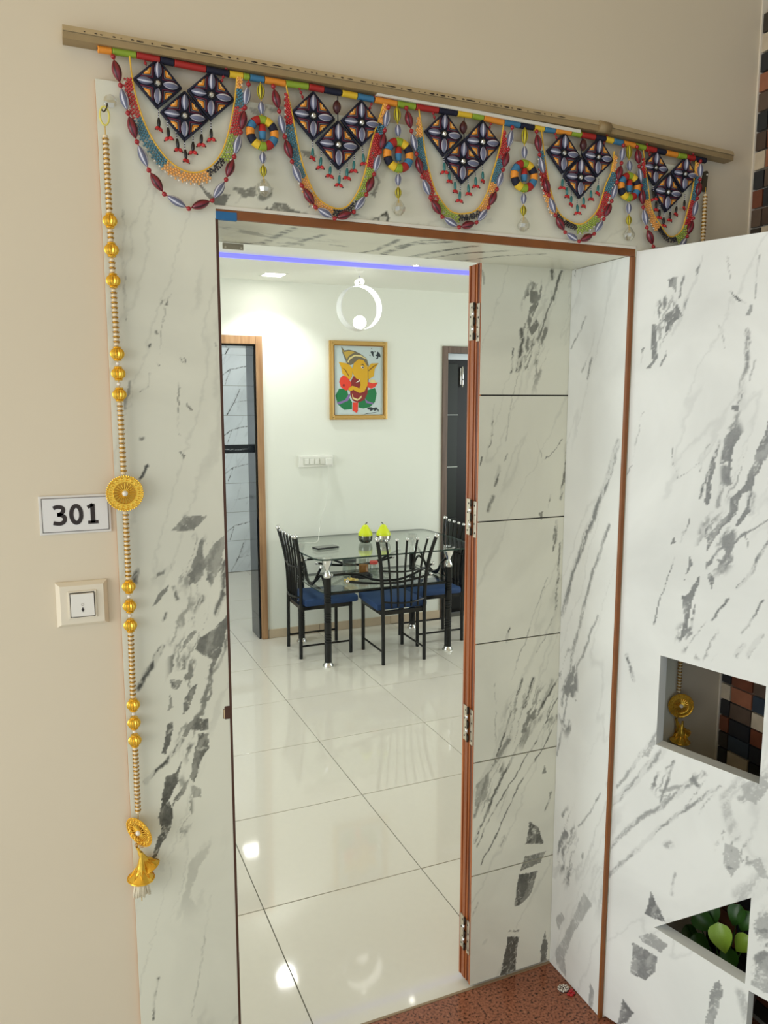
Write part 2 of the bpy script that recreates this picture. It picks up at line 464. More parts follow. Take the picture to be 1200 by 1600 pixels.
bm = BM(); box(bm, (-.3, 1.36, -.1), (RX+.2, BY-.001, 0)); struct('floor', bm, M_GRAN, 'speckled red granite threshold slab of the doorway')
bm = BM(); box(bm, (-2.6, -1.9, -.1), (RX+.2, 1.358, 0)); box(bm, (-2.6, 1.358, -.1), (-.302, BY-.001, 0)); struct('floor', bm, mat('corridor_floor', (206, 206, 196), .3, noise=.06), 'pale corridor floor')
bm = BM(); box(bm, (OX0+.005, BY-.004, -.02), (OX1+.01, BY+.004, 0.0015)); struct('trim_1', bm, mat('threshold_joint', (150, 128, 100), .7), 'thin joint between granite threshold and floor tiles')

bm = BM(); box(bm, (RX-.005, WY-.004, 0), (RX+.014, WY+.002, 3.0)); struct('trim_5', bm, mat('white_plaster', (226, 216, 198), .8), 'white plaster line where the cream wall meets the mosaic')
# mosaic tiles, each its own piece of wall_right
cols = [(74, 58, 48), (40, 42, 46), (150, 96, 70), (196, 182, 158), (92, 76, 64), (52, 62, 72), (58, 52, 46), (112, 64, 44)]
tmesh = {}
ypitch, zp = 0.0735, 0.0478
rt = random.Random(5)
fixed = {(54, 0): 3, (53, 0): 1, (52, 0): 2, (51, 0): 4, (50, 0): 1, (49, 0): 0, (48, 0): 3, (47, 0): 1, (46, 0): 7, (45, 0): 4, (44, 0): 6,
         (51, 1): 3, (50, 1): 2, (49, 1): 7, (48, 1): 2, (47, 1): 4, (46, 1): 1, (45, 1): 0, (44, 1): 3,
         (20, 1): 7, (20, 2): 4, (19, 0): 1, (19, 1): 7, (19, 2): 4, (18, 0): 3, (18, 1): 2, (18, 2): 5, (17, 0): 1, (17, 1): 4, (17, 2): 3,
         (16, 0): 7, (16, 1): 1, (16, 2): 7, (15, 0): 6, (15, 1): 5, (15, 2): 1, (14, 0): 1, (14, 1): 3, (14, 2): 1}
for r_ in range(56):
    z0 = 0.0236 + zp*r_
    for c_ in range(5):
        y1 = WY-.004 if c_ == 0 else 1.5475-ypitch*(c_-1)
        y0 = 1.5515 if c_ == 0 else 1.5475-ypitch*c_+.004
        k = rt.choice([0, 1, 1, 2, 3, 4, 5, 6, 6, 7])
        k = fixed.get((r_, c_), k)
        key = (k, c_ == 0)
        if key not in tmesh:
            bm = BM(); h = (y1-y0)/2; box(bm, (-.008, -h, -.0215), (.006, h, .0215))
            tmesh[key] = mesh_of(bm, 'mosaic_tile', mat('mosaic_%d' % k, cols[k], 0.3, noise=.25, nscale=35))
        obj('mosaic_tile', tmesh[key], wall_right, (RX+.008, (y0+y1)/2, z0+.0239), (0, rt.uniform(-.02, .02), 0))

# ------------------------------------------------------------------ marble door surround
def px_plane(pts, Y, sc=1, ox=0, oy=0):
    out = []
    for x, y in pts:
        p = at(ox+x*sc, oy+y*sc, Y); out.append((p[0], p[2]))
    return out
surround = struct('trim_2', None, None, 'white marble door surround with grey veins and brown wooden lipping')
ZL = .35; OXL, OYL = 140, 880
LP = [([(470, 380), (490, 330), (580, 270), (612, 230), (610, 300), (585, 400), (550, 460), (545, 510), (535, 480), (550, 430), (520, 410)], .85),
      ([(440, 60), (480, 0), (525, 0), (500, 60), (470, 100)], .8), ([(515, 80), (540, 40), (565, 60), (540, 95)], .8),
      ([(275, 190), (300, 150), (360, 95), (350, 130), (310, 165)], .75), ([(420, 640), (440, 570), (480, 535), (470, 580), (450, 640), (420, 680)], .85),
      ([(540, 520), (550, 540), (540, 600), (500, 650), (530, 590)], .8), ([(360, 520), (420, 520), (390, 560), (365, 555)], .85),
      ([(360, 570), (375, 640), (355, 655)], .8), ([(350, 720), (375, 700), (365, 780), (340, 850), (325, 840)], .9),
      ([(415, 770), (430, 720), (470, 690), (525, 695), (530, 740), (500, 750), (450, 740), (430, 775)], .9),
      ([(480, 760), (530, 760), (525, 820), (490, 890), (465, 980), (440, 960), (460, 880), (480, 800)], .9),
      ([(410, 880), (385, 940), (350, 950), (335, 1000), (325, 1080), (315, 1130), (325, 1200), (300, 1240), (280, 1320), (295, 1320), (330, 1250), (370, 1180), (378, 1110), (360, 1060), (390, 980)], .95),
      ([(440, 960), (420, 990), (380, 1060), (375, 1090), (430, 1010)], .85), ([(455, 990), (495, 1010), (490, 1050), (460, 1050)], .6),
      ([(455, 300), (480, 290), (430, 370), (405, 400), (415, 350)], .75), ([(425, 430), (440, 470), (415, 470)], .8)]
polysL = [(px_plane(p, FY, ZL, OXL, OYL), d) for p, d in LP]
polysL += [(px_plane(p, FY), d) for p, d in (([(268, 828), (290, 805), (327, 806), (302, 829)], .75), ([(318, 880), (332, 850), (350, 838), (346, 890), (328, 922)], .7))]
strL = [(px_plane(p, FY, ZL, OXL, OYL), w_, d) for p, w_, d in (([(415, 790), (330, 900), (250, 980)], .011, .8), ([(330, 370), (270, 470), (225, 560)], .013, .8), ([(600, 0), (610, 120), (560, 220)], .016, .7), ([(380, 110), (385, 160)], .008, .7), ([(330, 250), (340, 225)], .008, .7), ([(610, 330), (590, 420), (560, 480)], .008, .6), ([(500, 150), (460, 210)], .012, .7), ([(210, 40), (205, 80)], .014, .9))]
strL += [(px_plane(p, FY, .25, 220, 400), w_, d) for p, w_, d in (([(180, 140), (160, 200)], .004, .7), ([(185, 230), (165, 310)], .003, .7), ([(160, 270), (130, 300)], .003, .7), ([(105, 485), (108, 495)], .006, .6), ([(70, 550), (58, 565)], .004, .8), ([(110, 668), (112, 674)], .006, .9), ([(70, 735), (50, 820), (0, 850)], .003, .6), ([(240, 780), (240, 860), (225, 1060), (245, 1130)], .002, .6), ([(245, 1230), (270, 1262)], .004, .7), ([(40, 1310), (0, 1390)], .006, .8), ([(250, 640), (255, 660)], .003, .6), ([(275, 640), (278, 660)], .003, .7), ([(0, 1150), (30, 1145)], .006, .6), ([(160, 320), (120, 620)], .002, .3), ([(470, 545), (475, 560)], .005, .5), ([(300, 920), (320, 950)], .004, .6))]
strL += [(px_plane(p, FY), w_, d) for p, w_, d in (([(205, 600), (195, 640)], .006, .5), ([(240, 905), (272, 880)], .008, .6), ([(190, 330), (194, 365), (197, 500)], .005, .5), ([(300, 1590), (330, 1400)], .004, .25), ([(240, 1590), (245, 1530)], .006, .7))]
fx = lambda Y: (lambda u, v: (u, Y, v))
PL0, PL1 = 0.1105, OX0
slab([(PL0, .002), (PL1, .002), (PL1, OZ+.02), (PL0, 2.298)], fx(FY), fx(WY-.0005), .0025, lambda U, V: veins(U, V, polysL, strL, 1, 72, .35, .66, [(*px_plane([(300, 1060)], FY)[0], 0.05, 0.2), (*px_plane([(305, 880)], FY)[0], 0.05, 0.06), (*px_plane([(280, 1260)], FY)[0], 0.03, 0.08)]), M_MARB, 'marble_panel', surround, side_mat=mat('tan_edge', (196, 140, 84), .6))
ZT = 2.302
lintP = [(px_plane(p, FY, s, ox, oy), d) for p, s, ox, oy, d in (
    ([(680, 800), (760, 860), (845, 850), (795, 925), (750, 900)], 1/3, 80, 20, .8), ([(840, 815), (900, 825), (960, 820), (965, 860), (900, 870)], 1/3, 80, 20, .75),
    ([(1000, 940), (1050, 890), (1060, 920), (1200, 940), (1200, 960), (1090, 945)], 1/3, 80, 20, .8), ([(50, 975), (60, 930), (130, 940), (110, 905), (190, 915), (270, 965), (380, 1000), (350, 1015), (200, 990)], .25, 400, 90, .8),
    ([(270, 565), (360, 590), (380, 625), (300, 610)], .25, 400, 90, .6), ([(720, 850), (760, 840), (750, 880)], .25, 400, 90, .7), ([(920, 450), (1010, 440), (1000, 500), (940, 480)], 1/3, 80, 20, .5))]
lintS = [(px_plane(p, FY, s, ox, oy), w_, d) for p, s, ox, oy, w_, d in (
    ([(600, 980), (700, 1010), (800, 1005)], .25, 400, 90, .008, .7), ([(790, 990), (820, 970), (810, 1020)], .25, 400, 90, .006, .8), ([(700, 620), (770, 780), (740, 850)], .25, 400, 90, .007, .5),
    ([(560, 850), (650, 862)], .275, 630, 140, .007, .6), ([(480, 745), (500, 740)], .275, 630, 140, .01, .5), ([(380, 835), (560, 860)], .275, 630, 140, .004, .4), ([(60, 300), (100, 340), (160, 320)], .25, 400, 90, .01, .5))]
slab([(OX0, OZ+.02), (OX1+.006, OZ+.02), (1.552, ZT), (PL0, 2.298)], fx(FY), fx(WY-.0005), .003, lambda U, V: veins(U, V, lintP, lintS, 4, 30, .4, .66, [(*px_plane([(410, 310)], FY)[0], 0.06, 0.03), (*px_plane([(460, 330)], FY)[0], 0.06, 0.02)]), M_MARB, 'marble_panel', surround)
slab([(OX1+.006, .002), (1.552, .002), (1.552, ZT), (OX1+.006, OZ+.02)], fx(FY), fx(WY-.0005), .008, lambda U, V: veins(U, V, (), (), 6, 66, .8), M_MARB, 'marble_panel', surround)
# the reveal: right jamb and soffit
def px_jamb(pts, sc=1, ox=0, oy=0):
    out = []
    for x, y in pts:
        d = ray(ox+x*sc, oy+y*sc); p = CAMP+d*((OX1+.012)/d[0]); out.append((p[1], p[2]))
    return out
jP = [(px_jamb(p, .3376, 640, 1060), d) for p, d in (([(695, 1320), (690, 1250), (730, 1190), (760, 1130), (820, 985), (860, 1040), (800, 1130), (770, 1190), (730, 1280), (740, 1380)], .5), ([(690, 1110), (720, 1080), (735, 1110), (700, 1160)], .5), ([(845, 1500), (850, 1400), (870, 1440), (860, 1530)], .6), ([(808, 810), (820, 800), (815, 835)], .6))]
jS = [(px_jamb(p, s, ox, oy), w_, d) for p, s, ox, oy, w_, d in (
    ([(884, 960), (905, 880), (950, 760), (972, 690)], 1, 0, 0, .02, .65), ([(882, 1100), (905, 1000), (930, 900), (958, 820)], 1, 0, 0, .014, .6), ([(875, 1180), (893, 1080), (940, 960)], 1, 0, 0, .01, .5), ([(915, 580), (928, 548), (935, 520)], 1, 0, 0, .006, .5), ([(898, 545), (922, 495)], 1, 0, 0, .006, .6), ([(910, 1290), (925, 1270), (945, 1240)], 1, 0, 0, .004, .6), ([(930, 560), (925, 590)], 1, 0, 0, .01, .6), ([(907, 400), (905, 430)], 1, 0, 0, .006, .7))]
slab([(FY+.006, .002), (BY, .002), (BY, OZ-.001), (FY+.006, OZ-.001)], lambda u, v: (OX1+.0005, u, v), lambda u, v: (OX1+.013, u, v), .003,
     lambda U, V: veins(-U, V, [([(-x, y) for x, y in p][::-1], d) for p, d in jP], [([(-x, y) for x, y in p], w_, d) for p, w_, d in jS], 8, 70, .4, .64, [(-.24+.0-FY+.06, .42, .05, .13), (-FY-.2, .9, .05, .15)]), M_MARBW, 'jamb_panel', surround)
def px_soff(pts):
    return [(p[0], p[1]) for p in (atz(x, y, OZ) for x, y in pts)]
sS = [(px_soff(p), w_, d) for p, w_, d in (([(380, 381), (410, 380), (430, 370), (460, 357)], 0.0250, .95), ([(440, 386), (470, 378), (505, 367)], 0.0187, .95), ([(560, 396), (590, 390), (620, 375)], 0.0175, .95), ([(600, 397), (640, 382), (700, 378)], 0.0250, .95), ([(640, 402), (690, 392), (740, 385)], 0.0225, .95), ([(670, 403), (720, 396), (790, 392)], 0.0175, .95), ([(720, 408), (780, 400), (850, 397)], 0.0125, .95), ([(620, 385), (660, 376), (720, 374)], 0.0150, .95))]
slab([(OX0, FY+.006), (OX1, FY+.006), (OX1, BY), (OX0, BY)], lambda u, v: (u, v, OZ), lambda u, v: (u, v, OZ+.011), .0035,
     lambda U, V: veins(U, V, (), sS, 12, 12, .7, .5), M_MARB, 'soffit_panel', surround)
# wooden lipping around the opening, its front edge shows
bm = BM(); box(bm, (OX0, FY-.001, OZ-.0035), (OX1+.006, FY+.008, OZ+.0135), .001); part('wood_lipping', bm, M_LIP, surround)
bm = BM(); box(bm, (OX1-.0035, FY-.001, .002), (OX1+.0075, FY+.008, OZ-.0038), .001); part('wood_lipping', bm, M_LIP, surround)
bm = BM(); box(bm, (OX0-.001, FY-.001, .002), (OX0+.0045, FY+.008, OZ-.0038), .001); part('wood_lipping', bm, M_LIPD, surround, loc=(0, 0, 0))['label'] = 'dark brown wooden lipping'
bm = BM(); box(bm, (OX0, FY-.0025, OZ+.0137), (OX1+.0075, FY+.006, OZ+.0205), .001); part('edging_strip', bm, M_PVC, surround)
bm = BM(); box(bm, (OX0, FY-.002, OZ-.006), (OX0+.041, FY+.006, OZ+.0095), .0005); part('blue_tape', bm, mat('blue_tape', (34, 104, 158), .6), surround)['label'] = 'blue tape patch at the corner of the lipping'
p0 = at(350.5, 1105, FY); bm = BM()
box(bm, (p0[0], FY-.0015, 1.058), (OX0+.002, FY+.002, 1.087), .002); box(bm, (p0[0]-.003, FY-.0008, 1.060), (p0[0]+.002, FY+.001, 1.081), .001, 1)
part('latch_notch', bm, [M_LIPD, mat('chipped_edge', (206, 184, 146), .7)], surround)['label'] = 'dark latch notch in the marble edge'
bm = BM(); box(bm, (.383, BY+.0005, 2.066), (.431, BY+.003, 2.0795), .001); sphere(bm, (.389, BY-.0005, 2.0705), .0028, 1, 1); sphere(bm, (.425, BY-.0005, 2.0705), .0028, 1, 1)
part('catch_plate', bm, [mat('nickel', (168, 160, 140), .4, .5), M_PVC], surround)['label'] = 'small metal catch plate under the soffit'

# ------------------------------------------------------------------ outer door leaf, open outwards, with cut-outs
AL = R(19.75); HX, HY = 1.3465, 1.5735
LD = (math.sin(AL), -math.cos(AL)); LN = (-math.cos(AL), -math.sin(AL))
def leaf_uv(x, y):
    d = ray(x, y); n = np.array([LN[0], LN[1], 0]); H = np.array([HX, HY, 0]); t = ((H-CAMP) @ n)/(d @ n); p = CAMP+d*t
    return ((p[0]-HX)*LD[0]+(p[1]-HY)*LD[1], p[2])
door1 = struct('door_1', None, None, 'white veined marble outer door leaf with cut-out shapes, swung open')
lf = lambda u, v: (HX+LD[0]*u, HY+LD[1]*u, v)
TH = .036
lb = lambda u, v: (HX+LD[0]*u-LN[0]*TH, HY+LD[1]*u-LN[1]*TH, v)
z7 = lambda pts: [leaf_uv(940+x*.3875, 980+y*.3875) for x, y in pts]
pxl = lambda pts: [leaf_uv(x, y) for x, y in pts]
oP = [(z7(p), d) for p, d in (([(175, 1155), (200, 1060), (255, 1190)], .85), ([(145, 1245), (200, 1230), (270, 1280), (240, 1312), (170, 1275)], .6), ([(115, 1390), (130, 1270), (225, 1330), (215, 1390), (180, 1425)], .8), ([(420, 1600), (440, 1470), (470, 1420), (490, 1470), (460, 1560), (455, 1600)], .7), ([(65, 1600), (85, 1500), (130, 1555), (100, 1600)], .85), ([(165, 520), (210, 430), (215, 470), (190, 520)], .6), ([(600, 950), (640, 930), (680, 1020), (640, 1010)], .45), ([(620, 1180), (680, 1150), (680, 1260), (640, 1240)], .5), ([(600, 1440), (640, 1340), (690, 1300), (690, 1450), (660, 1470)], .6), ([(500, 870), (560, 900), (560, 960), (520, 1010), (490, 950)], .45), ([(560, 640), (640, 590), (680, 640), (620, 720), (580, 700)], .45))]
z8 = lambda pts: [leaf_uv(950+x*.375, 400+y*.375) for x, y in pts]
oP += [(z8(p), .8) for p in ([(245, 95), (285, 88), (280, 150), (265, 125), (248, 125)], [(232, 265), (262, 235), (290, 195), (310, 245), (280, 275), (240, 325), (245, 280)], [(160, 470), (185, 440), (180, 290), (200, 280), (205, 370), (205, 420), (180, 470)], [(515, 625), (545, 620), (540, 642), (515, 642)], [(490, 750), (530, 720), (525, 790), (510, 940), (490, 930), (505, 850), (470, 870)], [(400, 1020), (410, 970), (440, 830), (450, 870), (430, 940), (425, 1030), (405, 1040)], [(700, 640), (700, 790), (667, 830), (620, 920), (600, 980), (560, 990), (540, 1050), (520, 1090), (480, 1130), (425, 1210), (410, 1240), (415, 1170), (500, 1080), (510, 1020), (570, 950), (605, 870), (630, 780)], [(600, 980), (590, 1060), (540, 1130), (530, 1120), (575, 1040)], [(300, 1600), (315, 1500), (305, 1420), (330, 1420), (385, 1330), (380, 1370), (345, 1450), (325, 1560)], [(340, 1250), (355, 1290), (330, 1330), (310, 1400), (335, 1300)], [(430, 1320), (445, 1350), (430, 1390), (418, 1340)], [(455, 1260), (480, 1265), (470, 1290)], [(255, 1205), (275, 1170), (282, 1195)], [(590, 205), (605, 200), (600, 250), (580, 245)])]
oS = [(z7(p), w_, d) for p, w_, d in (([(250, 500), (160, 590), (40, 715)], .018, .5), ([(370, 620), (240, 720), (120, 800), (30, 890)], .014, .5), ([(290, 540), (260, 640), (235, 710)], .009, .6), ([(480, 640), (300, 760), (190, 850), (120, 920), (15, 1010)], .01, .55), ([(560, 620), (500, 690), (510, 760), (540, 850)], .03, .3), ([(100, 115), (118, 160), (125, 215)], .012, .7), ([(700, 560), (600, 640), (560, 700)], .02, .4), ([(700, 1000), (600, 1060), (560, 1090)], .05, .3), ([(260, 880), (275, 870)], .02, .4), ([(300, 990), (280, 1080)], .008, .4), ([(540, 120), (555, 90), (580, 70)], .012, .45), ([(240, 400), (190, 470), (60, 640)], .01, .45), ([(420, 590), (330, 640), (240, 660)], .012, .45), ([(640, 30), (590, 120)], .01, .5), ([(560, 1480), (590, 1600)], .03, .35))]
oS += [(z8(p), w_, d) for p, w_, d in (([(310, 80), (295, 180)], .005, .6), ([(395, 0), (350, 130), (320, 210), (270, 330)], .007, .6), ([(215, 180), (210, 310)], .004, .7), ([(150, 380), (135, 450)], .005, .6), ([(240, 390), (215, 460)], .004, .6), ([(630, 0), (610, 170)], .004, .5), ([(510, 150), (540, 180), (565, 190)], .004, .8), ([(575, 310), (580, 440), (550, 560)], .012, .6), ([(550, 560), (530, 740)], .014, .55), ([(470, 770), (430, 880), (380, 1000)], .008, .7), ([(380, 860), (310, 915), (285, 930), (265, 790)], .0025, .5), ([(340, 1100), (300, 1200)], .004, .7), ([(270, 1260), (230, 1400), (195, 1530)], .003, .7), ([(667, 1090), (570, 1160), (520, 1200)], .006, .6), ([(570, 1160), (580, 1220)], .004, .6), ([(667, 1180), (600, 1310), (540, 1380)], .009, .7), ([(500, 1430), (435, 1520)], .006, .7), ([(640, 1440), (560, 1570)], .005, .7), ([(360, 1460), (330, 1600)], .005, .6), ([(150, 650), (100, 850)], .002, .3), ([(480, 940), (460, 1040)], .014, .5), ([(500, 1150), (480, 1200)], .01, .6), ([(500, 0), (505, 90)], .003, .35), ([(460, 285), (490, 380)], .003, .35), ([(100, 870), (70, 930)], .003, .5), ([(420, 780), (380, 900)], .004, .5), ([(600, 1000), (590, 1060)], .02, .5), ([(610, 430), (590, 520)], .004, .4))]
hole_r = [(0.115, 0.854), (0.3725, 0.844), (0.3725, 1.081), (0.115, 1.091)]
hole_t = [(0.136, 0.354), (0.3725, 0.331), (0.3725, 0.557)]
hole_s = [(0.382, 0.085), (0.638, 0.080), (0.638, 0.312), (0.382, 0.319)]
slab([(0, .012), (1.0, .012), (1.0, 2.088), (0, 2.088)], lf, lb, .0032, lambda U, V: veins(U, V, oP, oS, 20, 64, .4, .62, [(*pxl([(1040, 500)])[0], 0.03, 0.07), (*pxl([(1145, 720)])[0], 0.03, 0.1), (*pxl([(1120, 850)])[0], 0.05, 0.08), (*pxl([(1060, 1230)])[0], 0.09, 0.06), (*pxl([(1150, 1330)])[0], 0.05, 0.07), (*pxl([(1090, 1000)])[0], 0.06, 0.05), (*pxl([(1190, 1480)])[0], 0.04, 0.1)]), M_MARBW, 'marble_leaf', door1, holes=(hole_r, hole_t, hole_s))
for q in (.25, 1.05, 1.85):
    bm = BM(); lathe(bm, [(0, -.05), (.005, -.05), (.005, .05), (0, .05)], 10); part('hinge_knuckle', bm, M_STEEL, door1, loc=(HX+.004-LN[0]*TH*.95, HY+.0-LN[1]*TH-.0, q))

# ------------------------------------------------------------------ inner folding door leaf, folded double inside the doorway
door2 = struct('door_2', None, None, 'folding marble-faced wooden door, folded back at the right of the doorway')
LX0, LX1 = 1.0565, 1.352
gz = [0.010, .359, .707, 1.056, 1.400, 1.741, 2.0835]
def px2(pts, sc=1, ox=0, oy=0): return px_plane(pts, BY+.001, sc, ox, oy)
iP = [(px2(p, .3376, 640, 1060), d) for p, d in (([(540, 768), (560, 655), (600, 690), (620, 762)], .95), ([(510, 895), (535, 825), (635, 800), (605, 855)], .8), ([(485, 1052), (503, 910), (590, 893), (560, 1000), (510, 1050)], .95), ([(415, 1390), (455, 1195), (505, 1195), (490, 1310), (490, 1362)], .95), ([(605, 1318), (612, 1240), (628, 1165), (640, 1230), (632, 1310)], .85), ([(620, 400), (630, 440), (610, 440)], .7), ([(300, 600), (310, 490), (370, 440), (350, 560)], .55))]
iP += [(px2(p, .2876, 640, 400), d) for p, d in (([(655, 190), (700, 185), (695, 245), (660, 255)], .8), ([(645, 395), (690, 345), (705, 380), (660, 435)], .8), ([(700, 1400), (725, 1390), (715, 1440)], .7), ([(790, 1470), (805, 1500), (780, 1550)], .7), ([(835, 1200), (850, 1130), (855, 1200), (845, 1240)], .7))]
iS = [(px2(p, .2876, 640, 400), w_, d) for p, w_, d in (([(605, 395), (612, 470), (600, 560), (580, 620)], .016, .75), ([(565, 500), (550, 630)], .006, .7), ([(772, 190), (760, 270), (725, 400), (690, 455)], .008, .65), ([(825, 80), (800, 160), (775, 230)], .01, .7), ([(720, 120), (712, 230)], .006, .6), ([(665, 520), (630, 610)], .006, .6), ([(490, 1150), (465, 1250)], .01, .8), ([(450, 1310), (425, 1380)], .014, .65), ([(530, 1075), (515, 1110)], .005, .7), ([(850, 1030), (840, 1180), (820, 1320)], .01, .7), ([(760, 1295), (750, 1370)], .005, .6), ([(800, 1450), (795, 1540), (780, 1600)], .01, .65), ([(460, 810), (455, 900), (430, 1035)], .004, .6), ([(735, 1110), (790, 1060), (830, 1000)], .003, .6), ([(690, 1000), (725, 1125)], .003, .35), ([(770, 80), (780, 110)], .015, .7), ([(395, 1090), (388, 1140)], .005, .7), ([(760, 500), (700, 640)], .002, .35), ([(600, 600), (560, 760), (520, 1000)], .003, .25), ([(700, 250), (670, 330)], .007, .7), ([(390, 80), (400, 150)], .006, .35))]
iS += [(px2(p, .3376, 640, 1060), w_, d) for p, w_, d in (([(520, 0), (440, 260), (395, 380)], .009, .75), ([(572, 0), (530, 130)], .014, .85), ([(690, 0), (570, 200), (490, 330), (390, 540), (300, 760)], .009, .75), ([(690, 75), (600, 270), (480, 470), (380, 620), (310, 780)], .005, .7), ([(692, 170), (620, 320), (520, 470), (420, 680), (335, 860)], .005, .7), ([(640, 150), (590, 200), (550, 250)], .022, .4), ([(300, 640), (360, 440), (460, 280)], .018, .55), ([(650, 530), (630, 610)], .008, .6), ([(680, 180), (630, 230)], .016, .55), ([(610, 130), (660, 10)], .02, .35), ([(320, 1040), (290, 1100)], .005, .6), ([(435, 740), (425, 770)], .02, .35), ([(460, 1170), (510, 1165)], .006, .6), ([(355, 1210), (345, 1230)], .008, .6), ([(400, 300), (395, 20)], .003, .3))]
iS += [(px2(p), w_, d) for p, w_, d in (([(797, 980), (793, 1003)], .009, .85), ([(875, 850), (868, 960), (838, 1020)], .008, .6), ([(855, 900), (800, 1060)], .004, .4))]
for k in range(6):
    slab([(LX0, gz[k]+(.0018 if k else 0)), (LX1, gz[k]+(.0018 if k else 0)), (LX1, gz[k+1]-.0018), (LX0, gz[k+1]-.0018)], fx(BY+.001), fx(BY+.007), .0025,
         lambda U, V: veins(U, V, iP, iS, 30, 68, .3, .64, [(*px2([(835, 520)])[0], 0.05, 0.16), (*px2([(830, 1120)])[0], 0.1, 0.1), (*px2([(770, 1230)])[0], 0.05, 0.1)]), M_MARB, 'marble_panel', door2)
def leaf_core(x0, x1, y0, y1, z0, z1, mats):
    bm = BM(); box(bm, (x0, y0, z0), (x1, y1, z1))
    return bm
# front leaf core: teak with a darker groove and a proud strip at the free edge
dark = mat('dark_groove', (22, 18, 16), .8)
bm = BM(); box(bm, (LX0+.002, BY+.007, .012), (LX1, BY+.0275, 2.083)); part('leaf_core', bm, dark, door2)['label'] = 'dark wooden core behind the marble panels'
bm = BM(); box(bm, (LX0-.001, BY+.002, .011), (LX0+.004, BY+.009, 2.0835), .001); part('edge_strip', bm, M_TEAK, door2)
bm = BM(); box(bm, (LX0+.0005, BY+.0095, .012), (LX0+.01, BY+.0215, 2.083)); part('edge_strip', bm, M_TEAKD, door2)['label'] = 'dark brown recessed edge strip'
bm = BM(); box(bm, (LX0-.0015, BY+.0215, .012), (LX0+.01, BY+.0275, 2.083), .001); part('edge_strip', bm, M_TEAK, door2)
# back leaf, folded flat against it
B0 = BY+.030; BX = LX0-.004
bm = BM(); box(bm, (BX+.002, B0, .014), (LX1, B0+.030, 2.081)); part('leaf_core', bm, M_TEAK, door2)
bm = BM(); box(bm, (BX, B0+.0005, .014), (BX+.01, B0+.017, 2.081), .001); part('edge_strip', bm, wood_mat('mid_teak_edge', (164, 90, 44), (128, 66, 30)), door2)
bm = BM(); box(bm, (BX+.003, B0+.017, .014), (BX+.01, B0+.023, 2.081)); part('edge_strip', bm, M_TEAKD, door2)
bm = BM(); box(bm, (BX-.001, B0+.023, .014), (BX+.01, B0+.031, 2.081), .001); part('edge_strip', bm, M_TEAK, door2)
for zt, zb in ((1.984, 1.886), (1.460, 1.360), (.866, .762), (.215, .110)):
    bm = BM()
    box(bm, (LX0-.0035, BY+.0045, zb-.004), (LX0, BY+.020, zt-.004), .0005)
    box(bm, (BX-.003, B0+.002, zb), (BX+.001, B0+.022, zt), .0005)
    hg = part('butt_hinge', bm, M_STEEL, door2)
    bm = BM()
    for s in range(5):
        a, b = zb+(zt-zb)*s/5+.001, zb+(zt-zb)*(s+1)/5-.001
        if s % 2 == 1: tube(bm, [(BX-.005, B0-.002, a), (BX-.005, B0-.002, b)], .0042, 10)
        else: tube(bm, [(BX-.003, B0-.004, a), (BX-.003, B0-.004, b)], .0036, 10, 1)
    part('knuckle', bm, [M_CHROME, M_STEELD], hg)
    bm = BM()
    for s in range(4):
        zc = zb+(zt-zb)*(s+.5)/4
        lathe(bm, [(0, .0012), (.0022, .0008), (.003, 0)], 8, M=Matrix.Translation((BX-.003, B0+.015-.006*(s % 2), zc)) @ Matrix.Rotation(-PI/2, 4, 'Y'))
        lathe(bm, [(0, .0012), (.0022, .0008), (.003, 0)], 8, M=Matrix.Translation((LX0-.0035, BY+.010+.004*(s % 2), zc-.004)) @ Matrix.Rotation(-PI/2, 4, 'Y'))
    part('screw', bm, M_STEELD, hg)['kind'] = 'stuff'

# ------------------------------------------------------------------ dining room shell
IX0, IX1 = -1.5, 4.6
def tiled_floor():
    bm = BM(); box(bm, (IX0, BY, -.1), (IX1, 7.8, -.003)); f = struct('floor', bm, M_GROUT, 'cream polished tile floor of the dining room')
    ox, oy, T = 1.18758, 4.81981, .6
    bm = BM(); box(bm, (-T/2+.0018, -T/2+.0018, -.012), (T/2-.0018, T/2-.0018, 0), .0007); me = mesh_of(bm, 'floor_tile', M_TILE)
    for j in range(10):
        for i in range(10):
            x = ox+T*(i-4)+T/2; y = 1.81981+T*j+T/2
            if x-T/2 < IX0-.05 or x+T/2 > IX1+.05 or y+T/2 > 7.85: continue
            if y > FARY+.2 and not (-.1 < x < 2.1): continue
            obj('floor_tile', me, f, (x, y, 0), (rt.uniform(-.0007, .0007), rt.uniform(-.0007, .0007), 0))
    return f
floor_in = tiled_floor()
DL0, DL1, DLZ = .60, 1.352, 2.122         # left doorway in the far wall
DR0, DR1, DRZ = 2.862, 3.66, 2.098        # right doorway
bm = BM()
for lo, hi in (((IX0-.1, FARY, 0), (DL0, FARY+.22, 3.1)), ((DL0, FARY, DLZ), (DL1, FARY+.22, 3.1)), ((DL1, FARY, 0), (DR0, FARY+.22, 3.1)), ((DR0, FARY, DRZ), (DR1, FARY+.22, 3.1)), ((DR1, FARY, 0), (IX1+.1, FARY+.22, 3.1))): box(bm, lo, hi)
wall_far = struct('wall_far', bm, M_WHITE, 'white far wall of the dining room')
def fill_opening_wall(name, x0, x1, lab):  # unseen side wall; its opening is added to let in the fill light
    bm = BM()
    for lo, hi in (((x0, BY, 0), (x1, FARY, .75)), ((x0, BY, 2.15), (x1, FARY, 3.1)), ((x0, BY, .75), (x1, 2.6, 2.15)), ((x0, 4.6, .75), (x1, FARY, 2.15))): box(bm, lo, hi)
    return struct(name, bm, M_WHITE, lab)
fill_opening_wall('wall_left', IX0-.12, IX0, 'white left wall of the dining room with an opening added for fill light')
fill_opening_wall('wall_back', IX1, IX1+.12, 'white right wall of the dining room with an opening added for fill light')
